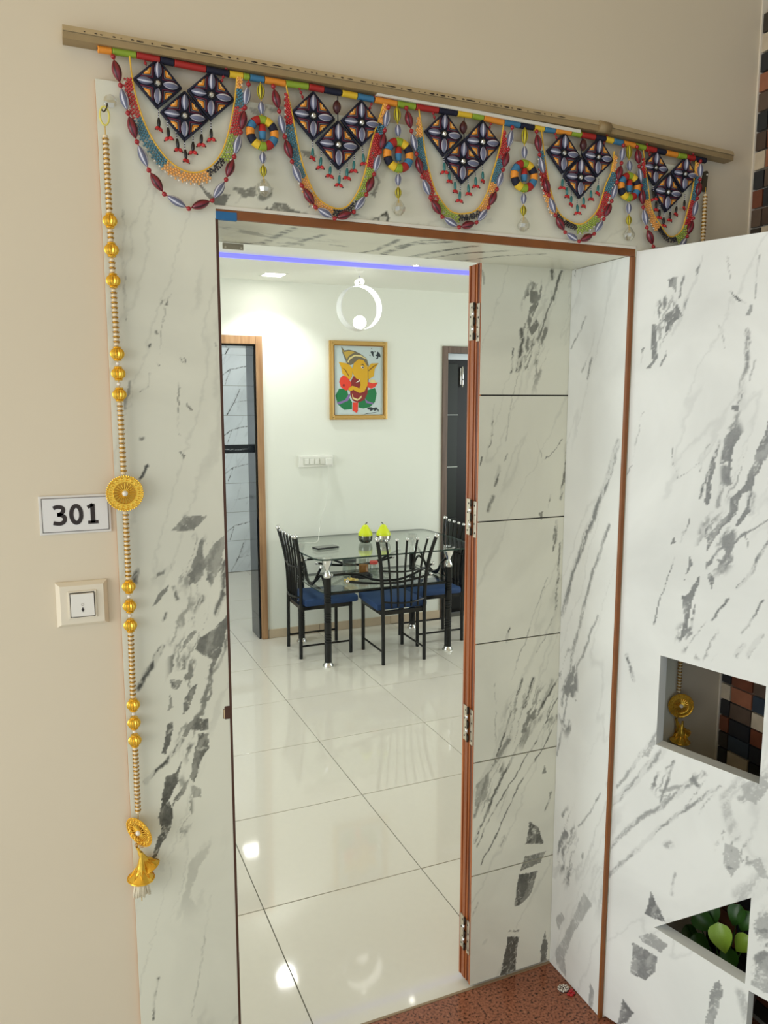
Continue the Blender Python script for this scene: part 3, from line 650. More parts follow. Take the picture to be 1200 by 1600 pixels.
CB, CT, CY = 2.557, 2.584, 4.69
bm = BM(); box(bm, (IX0, BY, CT), (IX1, CY, 3.0)); box(bm, (IX0, CY, CB), (IX1, FARY, 3.0))
ceil = struct('ceiling', bm, M_CEIL, 'white false ceiling with a lower band along the far wall')
M_LED = mat('blue_led', (112, 112, 250), .5, emit=1.15)
bm = BM(); box(bm, (IX0, CY-.012, CB+.002), (IX1, CY+.002, CT-.002)); part('led_strip', bm, M_LED, ceil)['label'] = 'blue glowing light strip in the ceiling step'
M_LAMP = mat('lamp_white', (255, 253, 246), .5, emit=26)
M_LAMP2 = mat('ring_lamp_white', (255, 254, 248), .5, emit=1.5)
def downlight(x, y, z, s, lab, square=True, grp=None, beam=0):
    t = thing('ceiling_downlight', lab, 'downlight', (x, y, z), 0, grp)
    bm = BM()
    if square:
        for lo, hi in (((-s-.012, -s-.012, -.006), (-s, s+.012, 0)), ((s, -s-.012, -.006), (s+.012, s+.012, 0)), ((-s, -s-.012, -.006), (s, -s, 0)), ((-s, s, -.006), (s, s+.012, 0))): box(bm, lo, hi)
        part('trim_ring', bm, M_CEIL, t)
        bm = BM(); box(bm, (-s, -s, -.004), (s, s, 0)); part('diffuser', bm, M_LAMP, t)
        if beam:
            l = bpy.data.lights.new('downlight_beam', 'SPOT'); l.energy = beam; l.spot_size = R(120); l.spot_blend = .5; l.color = (.95, 1.0, .98); l.shadow_soft_size = .05
            lo_ = bpy.data.objects.new('downlight_beam', l); COL.objects.link(lo_); lo_.parent = t; lo_.location = (0, 0, -.02)
    else:
        lathe(bm, [(s, -.006), (s+.012, -.005), (s+.014, 0)], 24); part('trim_ring', bm, M_CEIL, t)
        bm = BM(); lathe(bm, [(0, -.004), (s, -.004), (s, 0)], 24); part('diffuser', bm, M_LAMP, t)
downlight(1.415, 5.15, CB, .065, 'square ceiling downlight in the lower band above the left doorway', beam=26)
d_ = atz(650, 414, CT); downlight(d_[0], d_[1], CT, .018, 'tiny round ceiling spotlight by the blue light strip', False)
# skirting tiles along the far wall
sk = struct('baseboard_far', None, None, 'beige tile skirting along the far wall')
x = DL1+.052
M_SK = mat('skirting_tile', (196, 178, 152), .35, noise=.05)
xs = [1.404, 1.797, 2.395, 2.812]
xs = [1.404, at(499, 982, FARY)[0], at(609.5, 968, FARY)[0], 2.812]
for a, b in zip(xs[:-1], xs[1:]):
    bm = BM(); box(bm, (a+.0015, FARY-.012, .001), (b-.0015, FARY-.0005, .066), .002); part('skirting_tile', bm, M_SK, sk)
# left doorway: frame, glossy black reveal and the tiled room behind
fr = struct('trim_3', None, None, 'brown wooden frame of the left doorway')
bm = BM(); box(bm, (DL1, FARY-.018, .001), (DL1+.047, FARY+.01, DLZ+.057), .003); part('frame_jamb', bm, M_FRAME, fr)
bm = BM(); box(bm, (DL0-.047, FARY-.018, .001), (DL0, FARY+.01, DLZ+.057), .003); part('frame_jamb', bm, M_FRAME, fr)
bm = BM(); box(bm, (DL0, FARY-.018, DLZ), (DL1, FARY+.01, DLZ+.057), .003); part('frame_head', bm, M_FRAME, fr)
M_BG = mat('black_polished_granite', (16, 22, 28), .05, spec=.5)
bm = BM(); box(bm, (DL1-.014, FARY+.006, .001), (DL1, FARY+.225, DLZ)); part('granite_reveal', bm, M_BG, fr)['label'] = 'polished black granite reveal'
bm = BM(); box(bm, (DL0, FARY+.006, .001), (DL0+.014, FARY+.225, DLZ)); part('granite_reveal', bm, M_BG, fr)
bm = BM(); box(bm, (DL0+.014, FARY+.006, DLZ-.014), (DL1-.014, FARY+.225, DLZ)); part('granite_reveal', bm, M_BG, fr)
TYB = 7.78
bm = BM(); box(bm, (-.3, TYB+.008, 0), (2.2, TYB+.1, 3.0)); wb = struct('wall_tiled', bm, M_GROUT, 'white marble-look tiled wall of the room behind the left doorway')
bm = BM(); box(bm, (-.3, FARY+.22, 2.75), (2.2, TYB+.008, 3.0)); struct('ceiling', bm, M_CEIL, 'white ceiling of the tiled room')
bm = BM(); box(bm, (2.0, FARY+.22, 0), (2.2, TYB+.008, 2.75)); struct('wall_side', bm, M_WHITE, 'white side wall of the tiled room')
bm = BM(); box(bm, (-.3, FARY+.22, 0), (-.1, TYB+.008, 2.75)); struct('wall_inner', bm, M_WHITE, 'white inner wall of the tiled room')
M_BT = marble_mat('white_wall_tile', (226, 232, 238), (40, 42, 48), .12)
M_BTB = marble_mat('black_wall_tile', (24, 28, 36), (190, 195, 200), .12)
zr = [.003, .326, .619, .913, 1.217, 1.300, 1.591, 1.884, 2.185, 2.49, 2.75]
for k in range(len(zr)-1):
    for i, (a, b) in enumerate(((-.1, .45), (.45, 1.0), (1.0, 1.55), (1.55, 2.0))):
        ph = (k % 2)*.5
        mid = (zr[k]+zr[k+1])/2; h = (zr[k+1]-zr[k])/2
        cx_ = a+(b-a)*(.42+.2*ph)
        if k == 4: st = [([(a, mid), (a+.2, mid-.01), (a+.4, mid+.015), (b, mid)], .006, .8)]
        elif k % 2: st = [([(a+.02, mid-h*.5), (a+.13, mid+h*.05), (a+.27, mid+h*.25), (b, mid+h*.4)], .011, .9), ([(a+.13, mid+h*.05), (a+.08, mid-h*.9)], .009, .8)]
        else: st = [([(a+.08, mid-h), (a+.16, mid-h*.1), (a+.22, mid+h*.8)], .012, .9), ([(a+.14, mid-.02), (b-.1, mid+.01)], .008, .5)]
        if 0 < k < 4 and k % 2 == 0: st = st[1:]
        slab([(a+.001, zr[k]+.0015), (b-.001, zr[k]+.0015), (b-.001, zr[k+1]-.0015), (a+.001, zr[k+1]-.0015)], fx(TYB), fx(TYB+.008), .03 if i != 3 else .006,
             lambda U, V: veins(U, V, (), st, 40+k, 60, .0, .9), M_BTB if k == 4 else M_BT, 'wall_tile', wb)
downlight(1.667, 7.23, 2.75, .09, 'square ceiling light panel in the tiled room behind the left doorway')
# right doorway: frame and dark door leaf
fr2 = struct('trim_4', None, None, 'dark brown wooden frame of the right doorway')
bm = BM(); box(bm, (DR0-.044, FARY-.018, .001), (DR0, FARY+.06, DRZ+.052), .003); part('frame_jamb', bm, M_FRAMED, fr2)
bm = BM(); box(bm, (DR1, FARY-.018, .001), (DR1+.044, FARY+.06, DRZ+.052), .003); part('frame_jamb', bm, M_FRAMED, fr2)
bm = BM(); box(bm, (DR0, FARY-.018, DRZ), (DR1, FARY+.06, DRZ+.052), .003); part('frame_head', bm, M_FRAMED, fr2)
bm = BM(); box(bm, (DR0, FARY+.03, DRZ-.046), (DR1, FARY+.06, DRZ), .001); part('gap_light_strip', bm, mat('painted_gap_light', (226, 236, 244), .5), fr2)['label'] = 'pale strip painted as the lit gap above the dark door'  # pale colour stands in for the lit room showing through the gap
door3 = struct('door_3', None, None, 'dark panelled door in the right doorway of the far wall')
M_DK = mat('dark_door', (34, 40, 36), .35, spec=.3); M_DK2 = mat('black_door_stile', (12, 13, 14), .35, spec=.3)
bm = BM(); box(bm, (DR0+.002, FARY+.07, .01), (DR1-.002, FARY+.105, DRZ-.03)); part('door_leaf', bm, M_DK2, door3)
for a, b in ((.30, .80), (.806, 1.208), (1.214, 1.620), (1.626, DRZ-.075)):
    bm = BM(); box(bm, (DR0+.012, FARY+.058, a), (2.988, FARY+.072, b), .002); part('door_panel', bm, M_DK, door3)
    bm = BM(); box(bm, (3.10, FARY+.058, a), (3.60, FARY+.072, b), .002); part('door_panel', bm, M_DK, door3)
for z in (1.211, 1.623):
    bm = BM(); box(bm, (DR0+.006, FARY+.055, z-.0035), (2.992, FARY+.072, z+.0035)); part('metal_inlay', bm, mat('pale_inlay', (190, 196, 190), .35), door3)
bm = BM(); box(bm, (3.008, FARY+.056, 1.86), (3.038, FARY+.072, 1.99), .002); tube(bm, [(3.023, FARY+.048, 1.84), (3.023, FARY+.048, 2.0)], .006, 8); sphere(bm, (3.023, FARY+.038, 1.90), .008, 1)
part('tower_bolt', bm, M_CHROME, door3, True)

# ------------------------------------------------------------------ dining table
TCX, TCY = 2.05, 4.98
tb = thing('dining_table', 'glass dining table on black and chrome tubular legs by the far wall', 'table', (TCX, TCY, 0))
def glass_outline(hx, hy, bow, rc):
    pts = []
    for sx, sy, a0 in ((1, 1, 0), (-1, 1, 90), (-1, -1, 180), (1, -1, 270)):
        for k in range(7):
            a = R(a0+15*k); pts.append((sx*(hx-rc)+rc*math.cos(a), sy*(hy-rc)+rc*math.sin(a)))
    out = []
    for i, p in enumerate(pts):
        out.append(p); q = pts[(i+1) % len(pts)]
        if i % 7 == 6:
            for k in range(1, 8): out.append((p[0]+(q[0]-p[0])*k/8, p[1]+(q[1]-p[1])*k/8))
    res_ = []
    for x_, y_ in out:
        bx_ = bow*max(0, 1-(y_/hy)**2)*(abs(x_)/hx)**6; res_.append((x_+math.copysign(bx_, x_), y_))
    return res_
go = glass_outline(.570, .425, .03, .06)
bm = BM(); prism(bm, go, lambda u, v: (u+.028, v, .745), lambda u, v: (u+.028, v, .735)); 
for f in bm.faces:
    if len(f.verts) == 4: f.material_index = 1
part('glass_top', bm, [M_GLASS, M_GLASSE], tb)
gs = glass_outline(.47, .29, .02, .04)
bm = BM(); prism(bm, gs, lambda u, v: (u, v, .497), lambda u, v: (u, v, .490))
for f in bm.faces:
    if len(f.verts) == 4: f.material_index = 1
part('glass_shelf', bm, [M_GLASS, M_GLASSE], tb)
lx, ly = .443, .293
for sx in (-1, 1):
    for sy in (-1, 1):
        prof = [(0, .02), (.024, .02), (.024, .12)]
        for z0 in (.16, .30, .43):
            for g in range(4):
                z_ = z0+.018*g; prof += [(.024, z_), (.0205, z_+.004), (.024, z_+.008)]
        prof += [(.024, .60), (0, .60)]
        bm = BM(); lathe(bm, prof, 20); leg = part('leg', bm, M_BLACK, tb, True, loc=(sx*lx, sy*ly, 0))
        bm = BM(); lathe(bm, [(0, 0), (.038, 0), (.038, .006), (.028, .02), (.026, .028), (0, .028)], 20); part('foot_flange', bm, M_CHROME, leg, True)
        bm = BM(); lathe(bm, [(0, .598), (.027, .598), (.028, .612), (.02, .63), (.012, .645), (.016, .66), (.032, .69), (.036, .72), (.034, .734), (0, .734)], 20); part('chrome_cup', bm, M_CHROME, leg, True)
# curved tubes under the shelf, front and back, and at the two ends
def tbl_tube(pts, balls=True):
    bm = BM(); sp = smooth_path(pts, 6); tube(bm, sp, .0085, 8)
    o = part('curved_rail', bm, M_BLACK, tb, True)
    if balls:
        for e in (sp[0], sp[-1]):
            bm = BM(); sphere(bm, e, .014, 2); part('ball_end', bm, M_CHROME, o, True)
loc = lambda p: (p[0]-TCX, p[1]-TCY, p[2])
A1 = [loc(at(x_, y_, 4.70)) for x_, y_ in ((517.7, 899), (556, 897), (584, 905.5), (606.7, 906.7), (632, 902.7), (660, 889.3), (676, 880))]
A2 = [loc(at(x_, y_, 4.66)) for x_, y_ in ((543, 908.7), (573, 911.3), (613, 910.7), (645, 905), (673, 896.7))]
tbl_tube(A1); tbl_tube(A2)
tbl_tube([(x_, -y_, z_) for x_, y_, z_ in A1]); tbl_tube([(x_, -y_, z_) for x_, y_, z_ in A2])
for s in (-1, 1):
    X_ = s*.45
    tbl_tube([(X_, -.27, .52), (X_-s*.005, -.18, .585), (X_+s*.01, -.09, .53), (X_+s*.01, .05, .50), (X_+s*.005, .16, .60), (X_, .25, .66)])
    tbl_tube([(X_, .27, .52), (X_-s*.005, .18, .585), (X_+s*.02, .09, .53), (X_+s*.02, -.05, .50), (X_+s*.01, -.16, .60), (X_+s*.02, -.25, .66)])
    bm = BM(); tube(bm, [(s*.443, -.293, .485), (s*.443, .293, .485)], .009, 8); part('shelf_rail', bm, M_BLACK, tb, True)
    bm = BM(); tube(bm, [(-.443, s*.293, .485), (.443, s*.293, .485)], .009, 8); part('shelf_rail', bm, M_BLACK, tb, True)

# ------------------------------------------------------------------ chairs
def make_chair(label, loc, rz):
    t = thing('dining_chair', label, 'chair', loc, rz, 'dining chairs round the glass table')
    bm = BM(); box(bm, (-.185, -.155, .362), (.185, .235, .408), .018)
    for v in bm.verts:
        if v.co.z > .39: v.co.z += .012*(1-(v.co.x/.2)**2)*(1-((v.co.y-.04)/.22)**2)
        if v.co.y > .1: v.co.x *= 1-.10*(v.co.y-.1)/.135*abs(v.co.x)/.185
    part('seat', bm, M_SEAT, t, True)
    bm = BM()
    for lo, hi in (((-.16, .17, .335), (.16, .19, .362)), ((-.16, -.175, .335), (.16, -.155, .362)), ((-.16, -.16, .335), (-.14, .18, .362)), ((.14, -.16, .335), (.16, .18, .362))): box(bm, lo, hi)
    part('seat_frame', bm, M_BLACK, t)
    for s in (-1, 1):
        bm = BM(); tube(bm, [(s*.15, .18, 0), (s*.15, .18, .35)], .0125, 10); part('front_leg', bm, M_BLACK, t, True)
        path = smooth_path([(s*.15, -.18, 0), (s*.15, -.178, .25), (s*.153, -.175, .45), (s*.163, -.18, .60), (s*.180, -.197, .72), (s*.210, -.224, .845)], 6)
        bm = BM(); tube(bm, path, .0125, 10); bp = part('back_post', bm, M_BLACK, t, True)
        bm = BM(); sphere(bm, (s*.2115, -.226, .853), .0175, 2); part('ball_finial', bm, M_CHROME, bp, True)
        bm = BM(); tube(bm, [(s*.15, -.18, .085), (s*.15, .18, .085)], .007, 8); part('stretcher', bm, M_BLACK, t, True)
    for k in range(5):
        f = (k-2)/2
        path = smooth_path([(f*.095, -.19, .385), (f*.10, -.19, .50), (f*.112, -.193, .62), (f*.125, -.205, .72), (f*.148, -.224, .835)], 6)
        bm = BM(); tube(bm, path, .0075, 8); bs = part('back_slat', bm, M_BLACK, t, True)
        bm = BM(); sphere(bm, (f*.1485, -.2255, .842), .012, 2); part('ball_finial', bm, M_CHROME, bs, True)
    for z, hw in ((.425, .152), (.635, .166)):
        path = smooth_path([(-hw, -.178, z), (-hw*.5, -.202, z-.006), (0, -.21, z-.01), (hw*.5, -.202, z-.006), (hw, -.178, z)], 5)
        bm = BM(); tube(bm, path, .0065, 8); part('cross_bar', bm, M_BLACK, t, True)
    return t
CG = 'dining chairs round the glass table'
c2 = make_chair('black tubular dining chair with blue seat, its back to the doorway, before the table', (2.10, 4.745, 0), 0)
dup(c2, (1.667, 5.05, 0), -PI/2, 'black tubular dining chair with blue seat at the left end of the table', CG)
dup(c2, (2.51, 4.99, 0), PI/2, 'black tubular dining chair with blue seat at the right end, partly behind the folded door', CG)

# ------------------------------------------------------------------ things on the table
GT = .7455
def pear(px, py, flip, lab, dark):
    p = atz(px, py, GT); t = thing('pear_jar', lab, 'jar', (p[0], p[1], GT), 0, None)
    bm = BM(); lathe(bm, [(0, .0), (.03, 0), (.045, .012), (.051, .035), (.049, .05), (0, .05)], 20)
    part('base', bm, mat('smoky_steel', (110, 112, 104), .15, .9) if dark else mat('pale_steel', (214, 214, 204), .12, .9), t, True)
    bm = BM(); prof = [(0, .0505), (.05, .0505), (.051, .06), (.046, .073), (.036, .090), (.027, .104), (.0225, .114), (.017, .122), (.009, .126), (0, .127)]
    lathe(bm, prof, 22)
    for v in bm.verts:
        a = math.atan2(v.co.y, v.co.x); k = 1+.03*math.cos(5*a); v.co.x *= k; v.co.y *= k
    part('lid', bm, mat('lime_plastic', (218, 232, 40), .35), t, True)['label'] = 'lime green pear-shaped lid'
    bm = BM(); tube(bm, [(0, 0, .123), (.003*flip, 0, .133), (.014*flip, 0, .141)], [.003, .003, .004], 6); part('stem', bm, M_BLKB, t, True)
pear(571, 847.5, 1, 'lime green pear-shaped jar with dark smoky base, left of the pair on the glass table', True)
pear(599, 847, -1, 'lime green pear-shaped jar with pale steel base, right of the pair on the glass table', False)
p = (np.array(atz(490, 858, GT))+np.array(atz(529, 855.5, GT)))/2
bm = BM(); box(bm, (-.082, -.042, 0), (.082, .042, .011), .004); ph = part('phone_body', bm, mat('phone_black', (24, 26, 28), .3), None); ph.name = 'mobile_phone'
ph.location = (p[0], p[1]+.01, GT); ph.rotation_euler = (0, 0, .18)
tag(ph, 'black mobile phone lying flat on the glass table top', 'phone')
bm = BM(); box(bm, (-.078, -.038, .0112), (.078, .038, .0118)); part('screen', bm, mat('phone_screen', (70, 74, 70), .08, spec=.8), ph)
# on the glass shelf
SZ = .4975
def jar(px, py, y, r_, h, label, body, lidc, fill=None):
    p = at(px, py, y); t = thing('storage_jar', label, 'jar', (p[0], y, SZ))
    bm = BM(); lathe(bm, [(0, .001), (r_*.95, .001), (r_, .01), (r_, h*.82), (r_*.9, h*.86)], 18); part('glass_body', bm, thin_glass('jar_glass', body, .15) if 'jar_glass' not in MATS else MATS['jar_glass'], t, True)
    if fill:
        bm = BM(); lathe(bm, [(0, .004), (r_*.9, .004), (r_*.93, h*fill[1]), (0, h*fill[1]+.004)], 18); part('contents', bm, mat('fill_%d' % fill[0][0], fill[0], .7, noise=.4, nscale=120), t, True)
    bm = BM(); lathe(bm, [(0, h*.84), (r_*1.02, h*.84), (r_*1.02, h*.98), (r_*.9, h), (0, h)], 18); part('lid', bm, mat('jar_lid_%d' % lidc[0], lidc, .4), t, True)
jar(546, 899, 5.05, .048, .135, 'clear storage jar with dark grey lid on the glass shelf', (226, 232, 228), (70, 76, 76))
jar(568, 896, 5.08, .036, .15, 'storage jar with white lid and orange contents on the glass shelf', (226, 232, 228), (228, 230, 220), ((206, 132, 60), .5))
jar(584, 903, 4.93, .028, .13, 'slim clear storage jar with red lid on the glass shelf', (226, 232, 228), (206, 74, 66))
p = at(548, 905, 4.86)
bm = BM()
for k in range(26):
    sphere(bm, (random.uniform(-.04, .04), random.uniform(-.025, .025), .012+random.random()*.02), random.uniform(.008, .013), 1, k % 2)
ck = part('snack_packet', bm, [mat('snack_yellow', (214, 184, 96), .6), mat('snack_pale', (232, 214, 150), .6)], None, True, (p[0], 4.86, SZ)); tag(ck, 'small bag of yellow snacks lying on the glass shelf', 'snacks')
p = at(586, 905, 4.80)
bm = BM(); box(bm, (-.07, -.045, .0), (.07, .045, .03), .01); tag(part('black_pouch', bm, mat('black_cloth', (22, 22, 24), .7), None, False, (p[0]-.02, 5.0, SZ)), 'black pouch lying on the glass shelf behind the chair', 'pouch')
bm = BM(); sp = BM()
p = at(700, 897, 5.0)
prism(bm, [(-.08, -.05), (.07, -.06), (.09, .03), (-.06, .055)], lambda u, v: (u, v, .003), lambda u, v: (u, v, .0)); prism(bm, [(-.05, -.04), (.08, -.03), (.06, .05), (-.07, .03)], lambda u, v: (u, v, .007), lambda u, v: (u, v, .0035))
tag(part('folded_paper', bm, mat('paper_white', (226, 228, 222), .7), None, False, (2.38, 5.03, SZ)), 'sheaf of white papers on the right of the glass shelf', 'paper')

# ------------------------------------------------------------------ far wall: picture, switchboard, cable, pendant lamp
PX0, PX1, PZ0, PZ1 = 1.893, 2.349, 1.595, 2.166
pic = thing('framed_picture', 'gold framed painting of a yellow elephant-headed deity on the far wall', 'picture', ((PX0+PX1)/2, FARY, PZ0))
ox_, oz_ = (PX0+PX1)/2, PZ0
def L_(x_, y_, z_): return (x_-ox_, y_-FARY, z_-oz_)
fw_ = .036
M_GF = mat('gold_frame', (204, 168, 102), .32, .55); M_GFD = mat('gold_frame_dark', (124, 88, 44), .4, .6)
for a, b, c, d in ((PX0, PX0+fw_, PZ0, PZ1), (PX1-fw_, PX1, PZ0, PZ1), (PX0+fw_, PX1-fw_, PZ0, PZ0+fw_), (PX0+fw_, PX1-fw_, PZ1-fw_, PZ1)):
    bm = BM(); box(bm, L_(a, FARY-.022, c), L_(b, FARY-.001, d), .004)
    if b-a < d-c: box(bm, L_(a+.010, FARY-.027, c+.004), L_(b-.010, FARY-.021, d-.004), .003, 0)
    else: box(bm, L_(a-.02, FARY-.027, c+.010), L_(b+.02, FARY-.021, d-.010), .003, 0)
    part('frame_rail', bm, M_GF, pic)
    bm = BM(); e = .005
    if b-a < d-c:
        s = b if a == PX0 else a; box(bm, L_(min(s, s-e if a == PX0 else s+e), FARY-.024, c+fw_), L_(max(s, s-e if a == PX0 else s+e), FARY-.021, d-fw_))
    else:
        s = d if c == PZ0 else c; box(bm, L_(a, FARY-.024, min(s, s-e if c == PZ0 else s+e)), L_(b, FARY-.021, max(s, s-e if c == PZ0 else s+e)))
    part('frame_fillet', bm, M_GFD, pic)
cnv = [('bg', (192, 206, 206)), ('green', (14, 116, 64)), ('purple', (130, 104, 160)), ('maroon', (132, 34, 34)), ('orange', (222, 62, 40)), ('yellow', (212, 164, 26)), ('crown', (112, 104, 84)), ('pale', (222, 206, 140)), ('white', (236, 228, 220)), ('black', (34, 46, 52)), ('gold', (190, 160, 70)), ('dark', (120, 84, 20))]
ci = {n: i for i, (n, _) in enumerate(cnv)}
bm = BM(); box(bm, L_(PX0+fw_-.004, FARY-.012, PZ0+fw_-.004), L_(PX1-fw_+.004, FARY-.004, PZ1-fw_+.004))
def paint(pts, c, lay):
    P = [at(500+x_*.1, 520+y_*.1, FARY-.0125) for x_, y_ in pts]; y_ = FARY-.0122-.0004*lay
    f = bm.faces.new([bm.verts.new(L_(q[0], y_, q[2])) for q in P]); f.material_index = ci[c]
paint([(240, 980), (300, 870), (420, 880), (450, 1000), (500, 1080), (500, 1190), (380, 1205), (280, 1120)], 'green', 1)
paint([(725, 900), (860, 860), (887, 950), (860, 1080), (780, 1160), (680, 1182), (600, 1165), (600, 1060)], 'green', 1)
paint([(258, 1090), (390, 1050), (450, 955), (482, 960), (440, 1060), (300, 1122)], 'purple', 2)
paint([(700, 1020), (740, 1068), (830, 1095), (830, 1120), (720, 1095)], 'purple', 2)
paint([(480, 760), (520, 680), (760, 720), (740, 950), (690, 1050), (590, 1092), (510, 1060), (470, 950)], 'maroon', 3)
paint([(300, 770), (315, 710), (360, 665), (430, 690), (490, 790), (480, 880), (400, 900), (325, 850)], 'orange', 4)
paint([(740, 765), (820, 790), (905, 775), (860, 845), (800, 872), (740, 850)], 'orange', 4)
paint([(770, 770), (790, 730), (850, 735), (885, 775), (820, 790)], 'pale', 5)
paint([(362, 800), (385, 805), (385, 838), (360, 838), (352, 820)], 'maroon', 5)
paint([(290, 455), (440, 480), (510, 560), (500, 690), (465, 735), (350, 640), (330, 540)], 'yellow', 5)
paint([(335, 540), (400, 575), (460, 680), (452, 690), (392, 590)], 'dark', 6)
paint([(748, 540), (800, 480), (915, 475), (855, 560), (838, 680), (755, 728)], 'yellow', 5)
paint([(750, 590), (830, 520), (915, 475), (840, 535), (760, 600)], 'dark', 6)
paint([(330, 215), (380, 275), (450, 265), (545, 285), (640, 335), (725, 400), (765, 525), (700, 500), (600, 430), (480, 505), (425, 490), (395, 420), (355, 320)], 'crown', 6)
paint([(345, 260), (380, 300), (450, 280), (540, 300), (440, 370), (420, 420), (380, 340)], 'gold', 7)
paint([(425, 455), (455, 390), (540, 343), (640, 352), (720, 400), (722, 415), (640, 374), (545, 366), (470, 415), (440, 470)], 'pale', 8)
paint([(500, 570), (530, 470), (600, 412), (680, 430), (742, 530), (748, 650), (742, 820), (690, 920), (620, 942), (560, 915), (520, 890), (490, 905), (452, 915), (440, 870), (500, 828), (560, 845), (610, 870), (632, 820), (622, 740), (560, 712), (510, 640)], 'yellow', 9)
paint([(555, 782), (625, 725), (615, 762)], 'white', 10)
paint([(636, 528), (670, 520), (690, 552), (655, 562)], 'white', 10); paint([(655, 530), (675, 528), (680, 552), (660, 555)], 'black', 11)
paint([(630, 500), (665, 485), (705, 530), (660, 500)], 'black', 10)
paint([(510, 1088), (592, 1088), (590, 1220), (572, 1252), (508, 1215)], 'orange', 6)
paint([(498, 945), (522, 1010), (590, 1035), (655, 975), (640, 1025), (580, 1062), (508, 1030)], 'pale', 5)
paint([(735, 1190), (750, 1170), (800, 1160), (830, 1175), (880, 1162), (920, 1205), (912, 1240), (895, 1200), (850, 1225), (840, 1200), (780, 1228), (785, 1205)], 'black', 1)
paint([(680, 1278), (740, 1255), (810, 1248), (915, 1235), (815, 1258), (745, 1265)], 'black', 1)
for q in ([(790, 300), (810, 280), (840, 300), (835, 350), (850, 385), (820, 360)], [(845, 340), (880, 350), (900, 290), (940, 330), (950, 385), (915, 370), (905, 410), (865, 410), (900, 375)], [(770, 350), (790, 340), (785, 365)], [(800, 240), (810, 238), (812, 265)], [(850, 280), (868, 285), (860, 315)]): paint(q, 'black', 1)
me = mesh_of(bm, 'canvas', [mat('paint_'+n, c, .5, noise=.03 if n == 'bg' else 0, nscale=60) for n, c in cnv])
obj('canvas', me, pic)
# switchboard
swp = [at(466, 713, FARY), at(519, 731, FARY)]
SX0, SX1, SZ0, SZ1 = 1.652, 1.914, 1.252, 1.338
sb = thing('switchboard', 'long white switch and socket plate on the far wall', 'switchboard', ((SX0+SX1)/2, FARY, (SZ0+SZ1)/2))
bm = BM(); box(bm, (-.131, -.016, -.043), (.131, -.0005, .043), .006); part('plate', bm, mat('switch_white', (232, 232, 224), .4), sb)
bm = BM(); box(bm, (-.098, -.0185, -.026), (.10, -.0158, .026), .002); part('module_frame', bm, mat('switch_cream', (216, 218, 208), .4), sb)
for a in (-.09, -.05, -.01):
    bm = BM(); box(bm, (a, -.023, -.02), (a+.034, -.018, .02), .003); part('rocker', bm, MATS['switch_white'], sb)
bm = BM(); box(bm, (.03, -.021, -.022), (.095, -.018, .022), .002); part('socket', bm, MATS['switch_white'], sb)
cd = thing('charger_cable', 'thin white charger cable hanging from the switch plate to the table', 'cable', (1.85, FARY, 1.30))
bm = BM(); box(bm, (.0, -.06, -.032), (.04, -.0235, .018), .006); part('plug', bm, MATS['switch_white'], cd)
def lc(p): return (p[0]-1.85, p[1]-FARY, p[2]-1.30)
pts = [(1.868, FARY-.045, 1.272)]+[tuple(at(x_, y_, FARY-.03)) for x_, y_ in ((513, 760), (510, 785), (502, 810), (499, 828))]+[tuple(atz(x_, y_, GT+.003)) for x_, y_ in ((496, 846), (480, 848), (466, 849))]
bm = BM(); tube(bm, smooth_path([lc(p) for p in pts], 5), .0022, 6); part('cord', bm, MATS['switch_white'], cd, True)
# ring pendant lamp
RCX, RCY, RCZ, RR = 1.864, 4.75, 2.318, .142
pl = thing('ring_pendant_lamp', 'white ring-shaped pendant lamp hanging on a thin wire above the table', 'lamp', (RCX, RCY, CB))
zc = RCZ-CB
bm = BM(); tube(bm, [(0, 0, -.001), (0, 0, zc+RR+.055)], .0016, 6); part('wire', bm, mat('wire_white', (226, 226, 220), .5), pl, True)
bm = BM(); lathe(bm, [(0, -.02), (.022, -.016), (.026, 0), (0, 0)], 16); part('ceiling_cap', bm, M_CEIL, pl, True)
MY = Matrix.Translation((0, 0, zc)) @ Matrix.Rotation(PI/2, 4, 'X')
bm = BM(); lathe(bm, [(RR-.006, -.042), (RR, -.042), (RR, .042), (RR-.006, .042)], 56, M=MY); part('ring', bm, mat('ring_white', (238, 240, 238), .35), pl, True)
bm = BM(); lathe(bm, [(RR-.0065, -.036), (RR-.0065, .036)], 56, M=MY); part('light_band', bm, M_LAMP2, pl, True)
MY2 = Matrix.Translation((0, 0, zc+RR+.017)) @ Matrix.Rotation(PI/2, 4, 'X')
bm = BM(); lathe(bm, [(.018, -.03), (.022, -.03), (.022, .03), (.018, .03), (.018, -.03)], 24, M=MY2); part('top_loop', bm, M_LAMP2, pl, True)
bm = BM(); lathe(bm, [(.004, 0), (.006, .012), (.003, .02)], 10, M=Matrix.Translation((0, 0, zc+RR+.037))); part('hook', bm, M_CHROME, pl, True)
bm = BM(); sphere(bm, (.0, -.0, zc-RR+.006+.046), .043, 3); part('bulb', bm, M_LAMP2, pl, True)
bm = BM(); lathe(bm, [(.012, zc-RR+.004), (.014, zc-RR+.014)], 12); part('bulb_holder', bm, M_CHROME, pl, True)

